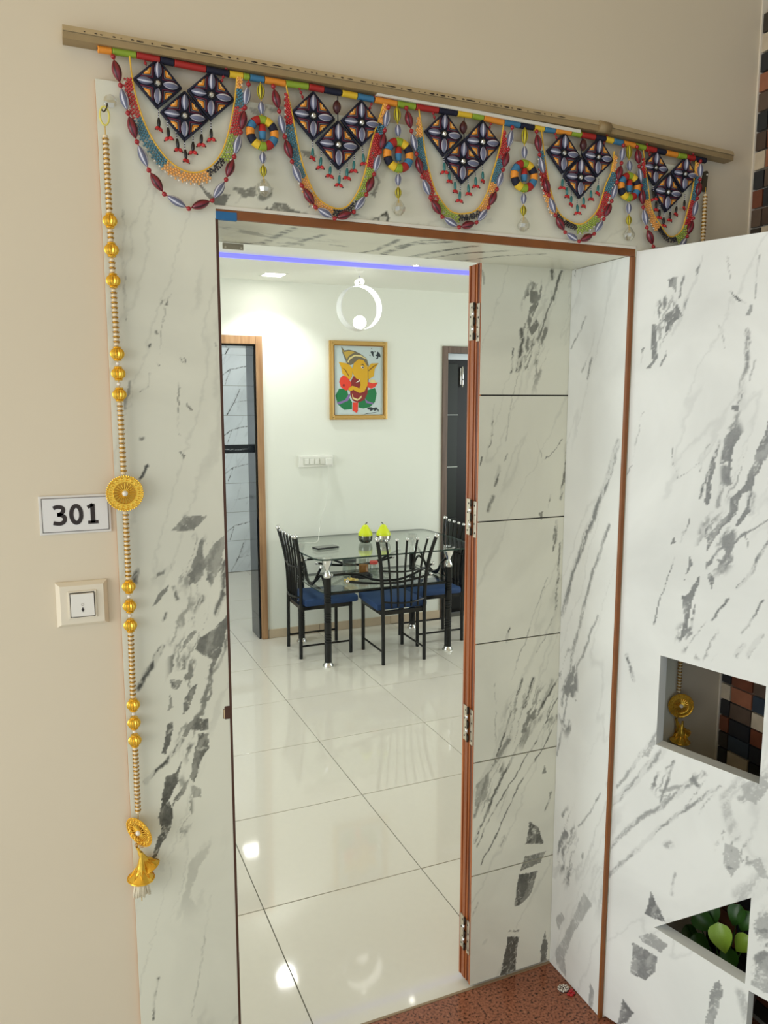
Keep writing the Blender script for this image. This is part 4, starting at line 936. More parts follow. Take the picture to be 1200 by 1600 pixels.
# ------------------------------------------------------------------ corridor wall: number plate and bell switch
np_ = thing('door_number_plate', 'white door number plate reading 301 on the cream wall', 'sign', (.038, WY, 1.511))
x0, x1, z0, z1 = -.064, .0635, -.037, .037
bm = BM(); box(bm, (x0, -.004, z0), (x1, -.0005, z1), .001); part('plate', bm, mat('sign_white', (224, 220, 212), .5), np_)
bm = BM(); box(bm, (x0+.0045, -.0052, z0+.0045), (x1-.0045, -.0038, z1-.0045)); part('face', bm, mat('sign_face', (226, 224, 220), .45), np_)
bm = BM(); a, b, c, d, e = x0+.0045, x1-.0045, z0+.0045, z1-.0045, .0009
for lo, hi in (((a, -.0058, c), (b, -.005, c+e)), ((a, -.0058, d-e), (b, -.005, d)), ((a, -.0058, c+e), (a+e, -.005, d-e)), ((b-e, -.0058, c+e), (b, -.005, d-e))): box(bm, lo, hi)
M_INK = mat('ink_brown', (44, 34, 30), .6); part('border_line', bm, M_INK, np_)
dg = BM()
def stroke2(pts, w0, w1=None):
    # a bold stroke as a row of thin blocks
    P = smooth_path([(x_, 0, z_) for x_, z_ in pts], 7) if len(pts) > 2 else [Vector((x_, 0, z_)) for x_, z_ in pts]
    rows = []
    for i, p in enumerate(P):
        d_ = (P[min(i+1, len(P)-1)]-P[max(i-1, 0)]).normalized(); n_ = Vector((d_.z, 0, -d_.x)); f = i/(len(P)-1)
        w_ = (w0+(w1-w0)*f if w1 is not None else w0)/2
        rows.append([dg.verts.new(p+n_*s_*w_*1.22+Vector((0, y_, 0))) for s_, y_ in ((-1, -.0058), (1, -.0058), (1, -.005), (-1, -.005))])
    for a_, b_ in zip(rows[:-1], rows[1:]):
        for k in range(4): dg.faces.new((a_[k], a_[(k+1) % 4], b_[(k+1) % 4], b_[k]))
    dg.faces.new(rows[0][::-1]); dg.faces.new(rows[-1])
T3 = -.0285
stroke2([(T3-.0105, .0135), (T3-.003, .0160), (T3+.0055, .0135), (T3+.0065, .0070), (T3+.001, .0015), (T3-.004, .0008)], .0058)
stroke2([(T3-.004, .0008), (T3+.002, .0003), (T3+.0085, -.0045), (T3+.0075, -.0125), (T3, -.0165), (T3-.0115, -.0145)], .0060)
stroke2([(0.001+.0088*math.cos(2*PI*j/24), .0165*math.sin(2*PI*j/24)*.98) for j in range(25)], .0062)
stroke2([(.0305, .019), (.0305, -.0175)], .0066); stroke2([(.0215, .0125), (.0265, .0150), (.0310, .0180)], .0052); stroke2([(.0215, -.0165), (.0400, -.0165)], .0050)
part('digits', dg, M_INK, np_)
sw = thing('bell_switch', 'cream door bell switch on the cream wall under the number plate', 'switch', (.041, WY, 1.337))
M_SWC = mat('switch_ivory', (228, 218, 196), .4); M_SWW = mat('switch_key', (236, 232, 222), .35)
bm = BM(); prism(bm, [(-.047, -.044), (.047, -.044), (.047, .044), (-.047, .044)], lambda u, v: (u, -.0005, v), lambda u, v: (u*.985, -.005, v*.985))
prism(bm, [(-.0465, -.0435), (.0465, -.0435), (.0465, .0435), (-.0465, .0435)], lambda u, v: (u, -.005, v), lambda u, v: (u*.84, -.014, v*.86)); part('cover_plate', bm, M_SWC, sw)
bm = BM(); box(bm, (-.026, -.0165, -.027), (.026, -.013, .027), .001); part('inner_frame', bm, M_SWC, sw)
bm = BM(); box(bm, (-.0225, -.0165, -.0245), (.0225, -.0163, .0245)); part('key_gap', bm, mat('gap_dark', (70, 62, 52), .8), sw)
bm = BM(); prism(bm, [(-.0212, -.0228), (.0212, -.0228), (.0212, .0228), (-.0212, .0228)], lambda u, v: (u, -.0162, v), lambda u, v: (u*.98, -.0205-.04*v, v*.98)); key = part('key', bm, M_SWW, sw)
bm = BM(); prism(bm, [(-.0024, 0), (0, -.0052), (.0024, 0), (0, .0052)], lambda u, v: (u, -.0208, v-.0088), lambda u, v: (u, -.0195, v-.0088)); part('bell_mark', bm, M_INK, key)
bm = BM(); tube(bm, [(.0022*math.cos(2*PI*k/12), -.0207, .001+.0024*math.sin(2*PI*k/12)) for k in range(12)], .0003, 4, closed=True); part('bell_outline', bm, mat('grey_ink', (150, 140, 130), .6), key)

# ------------------------------------------------------------------ sliding rail above the door
rl = thing('curtain_rail', 'long brown metal rail fixed slantwise across the wall above the door', 'rail', (.85, FY, 2.36))
pa, pj_, pc = at(97.5, 51, FY-.012), at(940, 199.5, FY-.012), at(1142, 245, FY-.012)
pb = pj_
def rail_box(dz0, dz1, y0, y1, tw=0, seg=0):
    bm = BM(); vs = []
    for p in ((pa, pj_), (pj_, pc))[seg]:
        for y_, z_ in ((y0, dz0), (y1, dz0), (y1, dz1), (y0-tw, dz1)): vs.append(bm.verts.new((p[0]-.85, y_-FY, p[2]+z_-2.36)))
    for i in range(4):
        j = (i+1) % 4; bm.faces.new((vs[i], vs[j], vs[4+j], vs[4+i]))
    bm.faces.new(vs[:4][::-1]); bm.faces.new(vs[4:]); return bm
M_RAIL = mat('rail_tan', (190, 172, 136), .45, .1, noise=.12, nscale=25); M_RAILD = mat('rail_brown', (158, 136, 98), .5, .1, noise=.15, nscale=25)
for g_ in (0, 1):
    part('upper_flange', rail_box(.0005, .0115, FY-.024, WY-.0005, -.006, g_), M_RAIL, rl)
    part('lower_flange', rail_box(-.0115, .0, FY-.021, WY-.0005, 0, g_), M_RAILD, rl)
bm = BM(); rr = random.Random(3); t_ = .03
while t_ < .90:
    ln = rr.choice([.0016, .0016, .0018, .004, .010, .018]); q = pa+(pb-pa)*t_; q2 = pa+(pb-pa)*(t_+ln)
    tube(bm, [(q[0]-.85, FY-.0238-FY+.002, q[2]-2.36+.0035), ((q[0]+q2[0])/2-.85, -.0232, (q[2]+q2[2])/2-2.36+.0035+rr.uniform(-.0008, .0008)), (q2[0]-.85, FY-.0238-FY+.002, q2[2]-2.36+.0035)], rr.uniform(.0007, .0015), 5)
    t_ += ln+rr.uniform(.004, .014)
sm = part('glue_marks', bm, mat('dark_glue', (46, 34, 22), .7), rl); sm['kind'] = 'stuff'; sm['label'] = 'dark dotted glue marks along the rail'
q0, q1 = at(588, 147.5, FY-.012), at(905, 206.5, FY-.012)
bm = BM(); vs = [bm.verts.new((p[0]-.85, y_, p[2]+dz-2.36)) for p in (q0, q1) for y_, dz in ((-.018, -.0035), (.0095, -.0035), (.0095, .0035), (-.018, .0035))]
for i in range(4): bm.faces.new((vs[i], vs[(i+1) % 4], vs[4+(i+1) % 4], vs[4+i]))
bm.faces.new(vs[:4][::-1]); bm.faces.new(vs[4:]); part('white_backing', bm, M_PVC, rl)
q0, q1 = at(932, 198.5, FY-.012), at(950, 202.5, FY-.012)
bm = BM(); tube(bm, [(q0[0]-.85, -.016, q0[2]-2.36), (q1[0]-.85, -.016, q1[2]-2.36)], .0135, 6); part('joint_sleeve', bm, M_RAILD, rl)

# ------------------------------------------------------------------ the beaded door hanging
TY = FY-.010
tor = thing('door_hanging', 'long colourful beaded toran door hanging with diamond patches across the lintel', 'door hanging', (.85, FY, 2.30))
def tl(p): return Vector((p[0]-.85, p[1]-FY, p[2]-2.30))
def tp(x_, y_, Y=TY): return tl(at(x_, y_, Y))
# header: wound thread segments
path = [(151, 75), (213, 84), (272, 97), (358, 114), (446, 129), (482, 134), (533, 144), (620, 161), (685, 171), (737, 179), (787, 190), (834, 198), (892, 206), (946, 216), (1008, 230), (1058, 241), (1103, 250)]
def on_path(xq):
    for (xa, ya), (xb, yb) in zip(path[:-1], path[1:]):
        if xa <= xq <= xb+1e-6: return ya+(yb-ya)*(xq-xa)/(xb-xa)
    return path[-1][1]
bm = BM(); tube(bm, [tp(x_, y_) for x_, y_ in path], .0022, 6); hd = part('header_cord', bm, M_NAVY, tor, True)
segs = [('orange', 152, 175), ('green', 175, 213), ('red', 213, 250), ('navy', 250, 272), ('red', 272, 322), ('navy', 322, 358), ('yellow', 358, 380), ('green', 380, 390), ('blue', 390, 413), ('orange', 413, 446), ('green', 446, 482), ('red', 482, 506), ('navy', 506, 533), ('yellow', 534, 558), ('blue', 558, 584), ('orange', 585, 620), ('green', 620, 649), ('red', 649, 685), ('navy', 685, 714), ('yellow', 714, 737), ('green', 737, 755), ('orange', 755, 787), ('blue', 787, 812), ('navy', 812, 834), ('yellow', 834, 850), ('blue', 850, 867), ('orange', 867, 892), ('green', 892, 908), ('red', 908, 930), ('navy', 930, 946), ('yellow', 946, 958), ('blue', 958, 973), ('orange', 973, 992), ('green', 992, 1008), ('red', 1008, 1025), ('navy', 1025, 1040), ('orange', 1040, 1058), ('green', 1058, 1072), ('red', 1072, 1085), ('navy', 1085, 1103)]
for c, a, b in segs:
    pa_, pb_ = tp(a+.5, on_path(a+.5)+1.5), tp(b-.5, on_path(b-.5)+1.5); n = max(4, int((pb_-pa_).length/.0028))
    pts = []; rad = []
    for k in range(2*n+1):
        pts.append(pa_+(pb_-pa_)*k/(2*n)); rad.append(.0068 if k % 2 else .0056)
    bm = BM(); tube(bm, pts, rad, 10); part('thread_segment', bm, MT[c], hd)

# meshes shared by the beads
def spindle(name, L, r_, ma, mb, seg=14, wide=1):
    bm = BM(); n = 10
    prof = [(r_*math.sin(PI*k/n)**.75, L*(k/n-.5)) for k in range(n+1)]
    prof = [(max(a, .0), b) for a, b in prof]; prof[0] = (0, -L/2); prof[-1] = (0, L/2)
    lathe(bm, prof, seg, alt=lambda i, k: 1 if k % (1+wide) == 0 else 0)
    return mesh_of(bm, name, [ma, mb])
ME_MAR = spindle('maroon_bead', .036, .0085, M_MAROON, M_MAROOND, 15, 2)
ME_SIL = spindle('silver_bead', .036, .0078, M_SILV, M_SILVW, 15, 2)
ME_YEL = spindle('yellow_bead', .030, .0078, M_OLIVE, M_OLIVED, 14, 1)
ME_SIL2 = spindle('silver_bead', .026, .0072, M_SILV, M_SILVW, 15, 2)
ME_YEL2 = spindle('yellow_bead', .020, .0072, M_OLIVE, M_OLIVED, 14, 1)
bm = BM(); sphere(bm, (0, 0, 0), .0046, 2); ME_RED = mesh_of(bm, 'red_bead', M_REDB)
def between(name, me, a, b, parent, sx=1.0, L=.036, frac=.8):
    d = b-a; o = obj(name, me, parent, (a+b)/2); o.rotation_mode = 'QUATERNION'
    o.rotation_quaternion = Vector((0, 0, 1)).rotation_difference(d.normalized())
    s = d.length*frac/L; o.scale = (sx, sx, s); return o
z1 = lambda p: (80+p[0]/3, 20+p[1]/3)
z2 = lambda p: (400+p[0]*.25, 90+p[1]*.25)
z3 = lambda p: (630+p[0]*.275, 140+p[1]*.275)
z4 = lambda p: (860+p[0]*.28333, 160+p[1]*.28333)
SW = [[z1(p) for p in ((290, 205), (325, 340), (360, 470), (402, 605), (458, 738), (530, 850), (645, 918), (755, 880), (820, 782), (858, 675), (888, 560), (908, 445), (925, 335))],
      [z2(p) for p in ((108, 180), (145, 335), (180, 495), (225, 650), (287, 800), (372, 935), (492, 1005), (612, 965), (690, 855), (738, 730), (775, 590), (805, 455), (828, 310))],
      [z3(p) for p in ((18, 105), (47, 235), (75, 367), (108, 495), (155, 615), (222, 722), (318, 782), (417, 755), (485, 670), (533, 567), (568, 455), (597, 340), (620, 215))],
      [z3(p) for p in ((758, 238), (775, 370), (800, 490), (828, 600), (865, 715), (920, 810), (1000, 862), (1085, 820), (1140, 735))]+[z4(p) for p in ((338, 545), (368, 440), (392, 335), (403, 237))],
      [z4(p) for p in ((478, 245), (490, 352), (500, 460), (512, 578), (532, 690), (568, 795), (640, 850), (710, 815), (755, 740), (788, 640), (810, 530), (825, 425), (828, 325))]]
top_attach = [((172, 80), (388, 122)), ((427, 128), (606, 160)), ((634, 164), (800, 192)), ((838, 200), (973, 222)), ((995, 228), (1094, 249))]
for S, (ta, tb_) in zip(SW, top_attach):
    P = [tp(x_, y_, TY-.006) for x_, y_ in S]
    bm = BM(); tube(bm, [tp(*ta)]+P+[tp(*tb_)], .0012, 5); st = part('bead_swag', bm, M_RED, tor, True)
    for k, p in enumerate(P): obj('red_bead', ME_RED, st, p)
    for k in range(len(P)-1):
        between('maroon_bead' if k % 2 == 0 else 'silver_bead', ME_MAR if k % 2 == 0 else ME_SIL, P[k], P[k+1], st)
# inner yellow cords with nets of small beads
UU = [([z1(p) for p in ((365, 175), (380, 310), (405, 420), (440, 520), (490, 615), (560, 700), (640, 745), (715, 740), (780, 685), (820, 600), (850, 470), (865, 370), (872, 285))],
       [('red', .10, .24), ('blue', .24, .42), ('orange', .42, .58), ('black', .58, .66), ('green', .66, .765), ('red', .765, .875), ('blue', .875, .945), ('orange', .945, .995)]),
      ([z2(p) for p in ((185, 150), (205, 260), (230, 370), (250, 480), (285, 640), (325, 760), (380, 870), (450, 925), (520, 945), (580, 920), (640, 830), (680, 720), (705, 600), (730, 500), (770, 380), (800, 280))],
       [('red', .04, .15), ('blue', .15, .34), ('orange', .34, .50), ('black', .50, .60), ('green', .60, .74), ('red', .74, .88), ('blue', .88, .92), ('orange', .92, 1.0)]),
      ([z3(p) for p in ((85, 85), (105, 220), (130, 380), (170, 540), (210, 620), (270, 690), (340, 705), (420, 680), (475, 590), (500, 500), (530, 400), (555, 300), (572, 190))],
       [('orange', .05, .13), ('blue', .13, .26), ('red', .26, .39), ('green', .39, .50), ('black', .50, .60), ('orange', .60, .74), ('blue', .74, .85), ('red', .85, .97)]),
      ([z3(p) for p in ((785, 225), (805, 390), (835, 560), (880, 690), (940, 745), (1005, 765), (1060, 735), (1110, 670), (1150, 540))]+[z4(p) for p in ((334, 385), (352, 270))],
       [('blue', .10, .18), ('red', .18, .30), ('orange', .30, .40), ('black', .40, .53), ('green', .53, .66), ('red', .66, .79), ('blue', .79, .9), ('orange', .9, .98)]),
      ([z4(p) for p in ((512, 265), (535, 440), (560, 590), (610, 680), (660, 740), (720, 710), (750, 620), (785, 470), (805, 300))],
       [('red', .04, .14), ('blue', .14, .25), ('orange', .25, .41), ('black', .41, .54), ('green', .54, .63), ('red', .63, .77), ('blue', .77, .9), ('orange', .9, .97)])]
for pts, secs in UU:
    P = smooth_path([tp(x_, y_, TY-.002) for x_, y_ in pts], 8)
    bm = BM(); tube(bm, P, .0016, 6); uc = part('yellow_cord', bm, M_YCORD, tor, True)
    cum = [0]
    for a, b in zip(P[:-1], P[1:]): cum.append(cum[-1]+(b-a).length)
    tot = cum[-1]
    def pt(s):
        s *= tot
        for i in range(len(cum)-1):
            if cum[i] <= s <= cum[i+1]+1e-9:
                f = (s-cum[i])/(cum[i+1]-cum[i]+1e-12); p = P[i].lerp(P[i+1], f); t = (P[i+1]-P[i]).normalized(); return p, Vector((t.z, 0, -t.x))
        return P[-1], Vector((0, 0, -1))
    for c, a, b in secs:
        n = max(3, int((b-a)*tot/.0052)); bm = BM()
        for k in range(n):
            for r_ in range(5):
                s = a+(b-a)*(k+.5*(r_ % 2)+.25)/n; p, nn = pt(min(s, .999)); nn = -nn
                taper = min(1, s/.16, (1-s)/.10) if c != 'orange' or s < .9 else .5
                if c == 'black' and r_ > 2: continue
                wv = (.004+r_*.0042)*max(.25, taper)
                q = p-nn*wv
                if random.random() < .93: sphere(bm, q+Vector((0, random.uniform(-.001, .001), 0)), .0027 if r_ < 4 else .0022, 1, 1 if (r_ == 4 and k % 2) else 0)
                if r_:
                    q0 = p-nn*((.004+(r_-1)*.0042)*max(.25, taper)); tube(bm, [q, q0], .0007, 4, cap=False)
        bn = part('bead_net', bm, [MB_[c], M_PEARLW], uc); bn['kind'] = 'stuff'; bn['label'] = c+' net of small beads'
# diamond patches
def square_mesh(h):
    """pad, petals, chevrons, gem for a diamond of half diagonal h; x right, z up, -y towards the viewer"""
    out = {}
    bm = BM(); prism(bm, [(0, -h), (h, 0), (0, h), (-h, 0)], lambda u, v: (u, .003, v), lambda u, v: (u*.99, -.0005, v*.99))
    for i in range(4):
        a = [(0, -h), (h, 0), (0, h), (-h, 0)][i]; b = [(h, 0), (0, h), (-h, 0), (0, -h)][i]
        tube(bm, [(a[0]*.95, -.0012, a[1]*.95), (b[0]*.95, -.0012, b[1]*.95)], .0022, 6)
    out['diamond_patch'] = mesh_of(bm, 'diamond_patch', M_NAVY)
    bm = BM(); n = 8; L = h*.66
    lathe(bm, [(0, 0)]+[(L*.23*math.sin(PI*k/n)**.7, L*k/n) for k in range(1, n)]+[(0, L)], 14, alt=lambda i, k: 1 if k % 4 == 1 else 0)
    out['petal'] = mesh_of(bm, 'petal', [M_SILV, M_SILVW])
    bm = BM()
    for sx in (-1, 1):
        for sz in (-1, 1):
            for k, (mi, o) in enumerate(((0, .20), (1, .27), (2, .34), (3, .40))):
                # nested V shapes, the point towards the centre
                c = Vector((sx*h*o, -.0018, sz*h*o)); e1 = Vector((sx*h*(.86-o*.9)+sx*h*.02, -.0018, sz*h*o*.92)); e2 = Vector((sx*h*o*.92, -.0018, sz*h*(.86-o*.9)+sz*h*.02))
                lim = .50
                for e in (e1, e2):
                    if abs(e.x)+abs(e.z) > h*.88:
                        f = (h*.88-abs(c.x)-abs(c.z))/max(1e-6, (abs(e.x)+abs(e.z)-abs(c.x)-abs(c.z))); e.xyz = c+(e-c)*max(0, f)
                tube(bm, [e1, c, e2], h*(.030 if mi < 2 else .042), 5, mi)
    out['chevron_thread'] = mesh_of(bm, 'chevron_thread', [mat('wine_thread', (104, 34, 56), .7), mat('grey_thread', (110, 104, 110), .7), M_ORANGE, mat('peach_thread', (240, 196, 120), .7)])
    bm = BM(); tube(bm, [(h*.13*math.cos(2*PI*k/16), -.0035, h*.13*math.sin(2*PI*k/16)) for k in range(16)], h*.045, 6, closed=True); out['gem_ring'] = mesh_of(bm, 'gem_ring', M_BLKB)
    bm = BM(); bmesh.ops.create_icosphere(bm, subdivisions=1, radius=h*.115)
    for v in bm.verts: v.co.y = v.co.y*.7-.005
    out['gem'] = mesh_of(bm, 'gem', M_GEM)
    return out
SQ = [[((241.4, 91.2), (210.3, 121.4), (247.8, 172.8), (285.4, 138.8)), ((330.3, 111.3), (291.8, 138.8), (329.4, 190.2), (367, 157.2)), ((288.2, 140.7), (250.6, 174.6), (288.2, 222.3), (325.8, 189.3))],
      [((487.5, 142.5), (453.8, 175), (488.8, 221.3), (525, 187.5)), ((563.8, 156.3), (531, 187.5), (566, 230), (596, 196)), ((527.5, 187.5), (491, 223.8), (531, 263.8), (562.5, 232.5))],
      [((691.9, 175.8), (661.6, 203.3), (693.3, 244.5), (724.9, 215.6)), ((751, 186.8), (725, 219.8), (753.8, 258.3), (782.6, 225.3)), ((726, 217), (693, 246), (719.4, 289.9), (751, 258.3))],
      [((881.6, 207.4), (852.8, 234.9), (878.9, 270.6), (906.4, 245.9)), ((932.5, 212.9), (910.5, 240.4), (935.3, 280.3), (955.9, 251.4)), ((911.9, 247.3), (878.9, 273.4), (900.9, 310.5), (931, 280))],
      [((1024.3, 236.5), (1003, 257.8), (1020, 290.3), (1045.6, 266.3)), ((1068.3, 246.4), (1048.4, 264.8), (1069.7, 304.5), (1089.5, 274.8)), ((1047, 269), (1020, 296), (1037, 331.4), (1065.4, 307.3))]]
QM = {}
def bead_tassel(p, dark, kk):
    key = dark
    if key not in QM:
        b1 = BM()
        for k in range(6): tube(b1, [(0, 0, -.0022*k), (0, 0, -.0022*(k+1))], .0011, 5, k % 2)
        b2 = BM(); lathe(b2, [(0, -.013), (.002, -.0145), (.0032, -.020), (.0032, -.026), (.002, -.031), (0, -.032)], 9)
        b3 = BM()
        for s in (-1, 1):
            lathe(b3, [(0, -.001), (.003, .0022), (.0036, .0055), (.0018, .0092), (0, .010)], 8, M=Matrix.Translation((0, 0, -.031)) @ Matrix.Rotation(s*1.05+PI, 4, 'Y'))
            sphere(b3, (s*.0088, 0, -.0365), .0017, 1, 1)
        QM[key] = (mesh_of(b1, 'tassel_cord', [M_BLKB, M_SILVW]), mesh_of(b2, 'tassel_bead', M_BLKB if dark else M_TEAL), mesh_of(b3, 'tassel_tip', [mat('red_tip', (196, 40, 44), .4), M_BLKB]))
    a, b, c = QM[key]
    o = obj('tassel_cord', a, tor, p, (0, random.uniform(-.12, .12), random.uniform(-.8, .8)))
    obj('tassel_bead', b, o); obj('tassel_tip', c, o)
HS = {}
for gi, grp in enumerate(SQ):
    ctr = []
    for qi, q in enumerate(grp):
        T_, Lf, Bt, Rt = [tp(x_, y_, TY) for x_, y_ in q]
        c = (T_+Lf+Bt+Rt)/4; h = ((T_-Bt).length+(Rt-Lf).length)/4*1.0
        hk = round(h, 3)
        if hk not in HS: HS[hk] = square_mesh(hk)
        Mx = HS[hk]; tw = math.atan2((Rt-Lf).z, (Rt-Lf).x)*.6
        dp = obj('diamond_patch', Mx['diamond_patch'], tor, c, (0, -tw, 0))
        obj('chevron_thread', Mx['chevron_thread'], dp)
        for k in range(4): obj('petal', Mx['petal'], dp, (.19*hk*math.sin(k*PI/2), -.0045, .19*hk*math.cos(k*PI/2)), (0, k*PI/2, 0))
        obj('gem_ring', Mx['gem_ring'], dp); obj('gem', Mx['gem'], dp)
        ctr.append((T_, Lf, Bt, Rt))
    A, B, Cq = ctr
    tops = [A[2], Cq[1].lerp(Cq[2], .28), Cq[1].lerp(Cq[2], .64), Cq[2], Cq[2].lerp(Cq[3], .36), Cq[2].lerp(Cq[3], .72), B[2]]
    for k, p in enumerate(tops): bead_tassel(p+Vector((0, -.001, .001)), gi in (0, 4), k)
    # short links from the header, dark bead in the notch
    for pnt, side in ((A, -1), (B, 1)):
        m_ = pnt[0].lerp(pnt[1] if side < 0 else pnt[3], .40)
        top = m_+Vector((side*.012, 0, .030))
        bm = BM(); tube(bm, [m_, top], .001, 5)
        for k in range(4): sphere(bm, m_.lerp(top, .15+.25*k), .0032, 1)
        part('bead_link', bm, M_REDB, tor)
    if gi in (1, 2, 3):
        mid = (A[3]+B[1])/2
        o = obj('dark_bead', spindle('dark_bead', .028, .0085, mat('brown_bead', (74, 36, 36), .4), M_MAROOND, 12, 1) if 'ME_DK' not in globals() else ME_DK, tor, mid+Vector((-.002 if gi != 3 else .004, 0, .024)))
        globals().setdefault('ME_DK', o.data)
        bm = BM(); tube(bm, [mid, mid+Vector((0, 0, .045))], .001, 5); part('hanging_thread', bm, M_NAVY, o, loc=-o.location)
# ring pendants between the swags
RG = [((407, 128), (407, 142), (408.5, 169), (410, 208), (411, 247), (411, 267), (413, 294), 26),
      ((620, 164), (620.5, 181), (622, 203), (622.5, 242.5), (622, 281), (622, 302), (623, 325), 24),
      ((820, 197), (820, 213), (819, 238), (819, 275), (818, 310), (818, 330), (818, 351), 21),
      ((982.5, 224), (982.7, 237), (982.7, 259), (983, 292), (982.4, 326), (982.4, 345), (983, 366), 17.5)]
rc = ['green', 'yellow', 'navy', 'orange', 'blue', 'red', 'green', 'yellow', 'navy', 'orange', 'blue', 'red']
for gi, g in enumerate(RG):
    Pp = [tp(x_, y_, TY-.004) for x_, y_ in g[:7]]
    rad = abs((tp(g[3][0]+g[7], g[3][1])-tp(g[3][0]-g[7], g[3][1])).x)/2
    bm = BM(); tube(bm, [Pp[0]]+Pp[1:6]+[Pp[6]+Vector((0, 0, .01))], .001, 5); th = part('pendant_thread', bm, M_YCORD, tor)
    between('yellow_bead', ME_YEL, Pp[0].lerp(Pp[1], .1), Pp[1].lerp(Pp[2], .55), th, 1, .03, .98)
    between('silver_bead', ME_SIL2, Pp[1].lerp(Pp[2], .57), Vector((Pp[3].x, Pp[3].y, Pp[3].z+rad*1.0)), th, 1, .026, .98)
    between('silver_bead', ME_SIL2, Vector((Pp[3].x, Pp[3].y, Pp[3].z-rad*1.0)), Pp[4].lerp(Pp[5], .5), th, 1, .026, .96)
    between('yellow_bead', ME_YEL2, Pp[4].lerp(Pp[5], .5), Pp[5].lerp(Pp[6], .38), th, 1, .02, .98)
    cm = rad*.27; Rm = rad-cm
    bm = BM(); lathe(bm, [(0, -.014), (.006, -.013), (.0075, 0), (.006, .013), (0, .014)], 12, alt=lambda i, k: 0 if i >= 2 else 1); obj('barrel_bead', mesh_of(bm, 'barrel_bead', [M_RED, M_BLUE]), th, Pp[3]+Vector((0, 0, .002)))
    for k in range(12):
        a0 = PI/2-PI/12-2*PI*k/12+gi*0; a1 = a0-0+(2*PI/12)
        pts = []; rads = []
        for j in range(9):
            a = a0+(a1-a0)*(.02+.96*j/8); pts.append(Pp[3]+Vector((Rm*math.cos(a), 0, Rm*math.sin(a)))); rads.append(cm if j % 2 else cm*.88)
        bm = BM(); tube(bm, pts, rads, 8); part('wound_segment', bm, MT[rc[k]], th)
    cr = Pp[6]
    bm = BM(); lathe(bm, [(0, .017), (.004, .016), (.010, .008), (.0145, 0), (.0125, -.008), (.006, -.015), (0, -.016)], 10)
    for f in bm.faces: f.smooth = False
    o = part('crystal_ball', bm, M_CRYS, th, loc=cr); o.data.polygons.foreach_set('use_smooth', [False]*len(o.data.polygons))

# ------------------------------------------------------------------ pearl garlands
def filigree_disc(r_, thick=.004):
    """disc with toothed rim, spokes and rosettes; returns meshes"""
    bm = BM()
    lathe(bm, [(r_*.60, .0012), (r_*.98, .0012), (r_, 0), (r_*.98, -.0012), (r_*.60, -.0012), (r_*.60, .0012)], 40)
    for k in range(48):
        a = 2*PI*k/48; sphere(bm, (r_*math.cos(a), r_*math.sin(a), .001), r_*.05, 1)
    for k in range(18):
        a = 2*PI*k/18; c = Vector((r_*.80*math.cos(a), r_*.80*math.sin(a), .0018)); tube(bm, [c+Vector((r_*.075*math.cos(2*PI*j/8), r_*.075*math.sin(2*PI*j/8), 0)) for j in range(8)], r_*.022, 4, closed=True)
    for rr_ in (.62, .93): tube(bm, [(r_*rr_*math.cos(2*PI*j/36), r_*rr_*math.sin(2*PI*j/36), .0016) for j in range(36)], r_*.025, 5, closed=True)
    m1 = mesh_of(bm, 'disc_rim', M_GOLD, True)
    bm = BM()
    for k in range(20):
        a = 2*PI*k/20; tube(bm, [(r_*.16*math.cos(a), r_*.16*math.sin(a), .0014), (r_*.62*math.cos(a), r_*.62*math.sin(a), .0008)], r_*.034, 5)
    lathe(bm, [(0, -.0016), (r_*.62, -.0016)], 30, 1); m2 = mesh_of(bm, 'disc_spokes', [M_GOLD, M_GOLDD], True)
    bm = BM(); sphere(bm, (0, 0, .003), r_*.17, 2); m3 = mesh_of(bm, 'disc_pearl', M_PEARLW)
    return m1, m2, m3
DISC = filigree_disc(.0335)
bm = BM(); sphere(bm, (0, 0, 0), .0051, 2, 0, (1, 1, .82)); ME_PB = mesh_of(bm, 'pearl_bead', M_PEARL)
bm = BM(); sphere(bm, (0, 0, 0), .0040, 2); ME_PW = mesh_of(bm, 'white_bead', M_PEARLW)
bm = BM(); tube(bm, [(.0052*math.cos(2*PI*j/12), .0052*math.sin(2*PI*j/12), .0006*(-1)**j) for j in range(12)], .0012, 5, closed=True); ME_GR = mesh_of(bm, 'gold_ring', M_GOLDD)
bm = BM(); n = 10
lathe(bm, [(0, -.0125), (.0055, -.0122)]+[(.0118*math.sin(PI*(.14+.72*k/n)), -.0115*math.cos(PI*(.14+.72*k/n))) for k in range(n+1)]+[(.0055, .0122), (0, .0125)], 28)
for v in bm.verts:
    a = math.atan2(v.co.y, v.co.x); k = 1+.10*math.cos(14*a); v.co.x *= k; v.co.y *= k
for s in (-1, 1): tube(bm, [(.0062*math.cos(2*PI*j/12), .0062*math.sin(2*PI*j/12), s*.0115) for j in range(12)], .0016, 5, closed=True)
ME_GB = mesh_of(bm, 'gold_ball', M_GOLD, True)
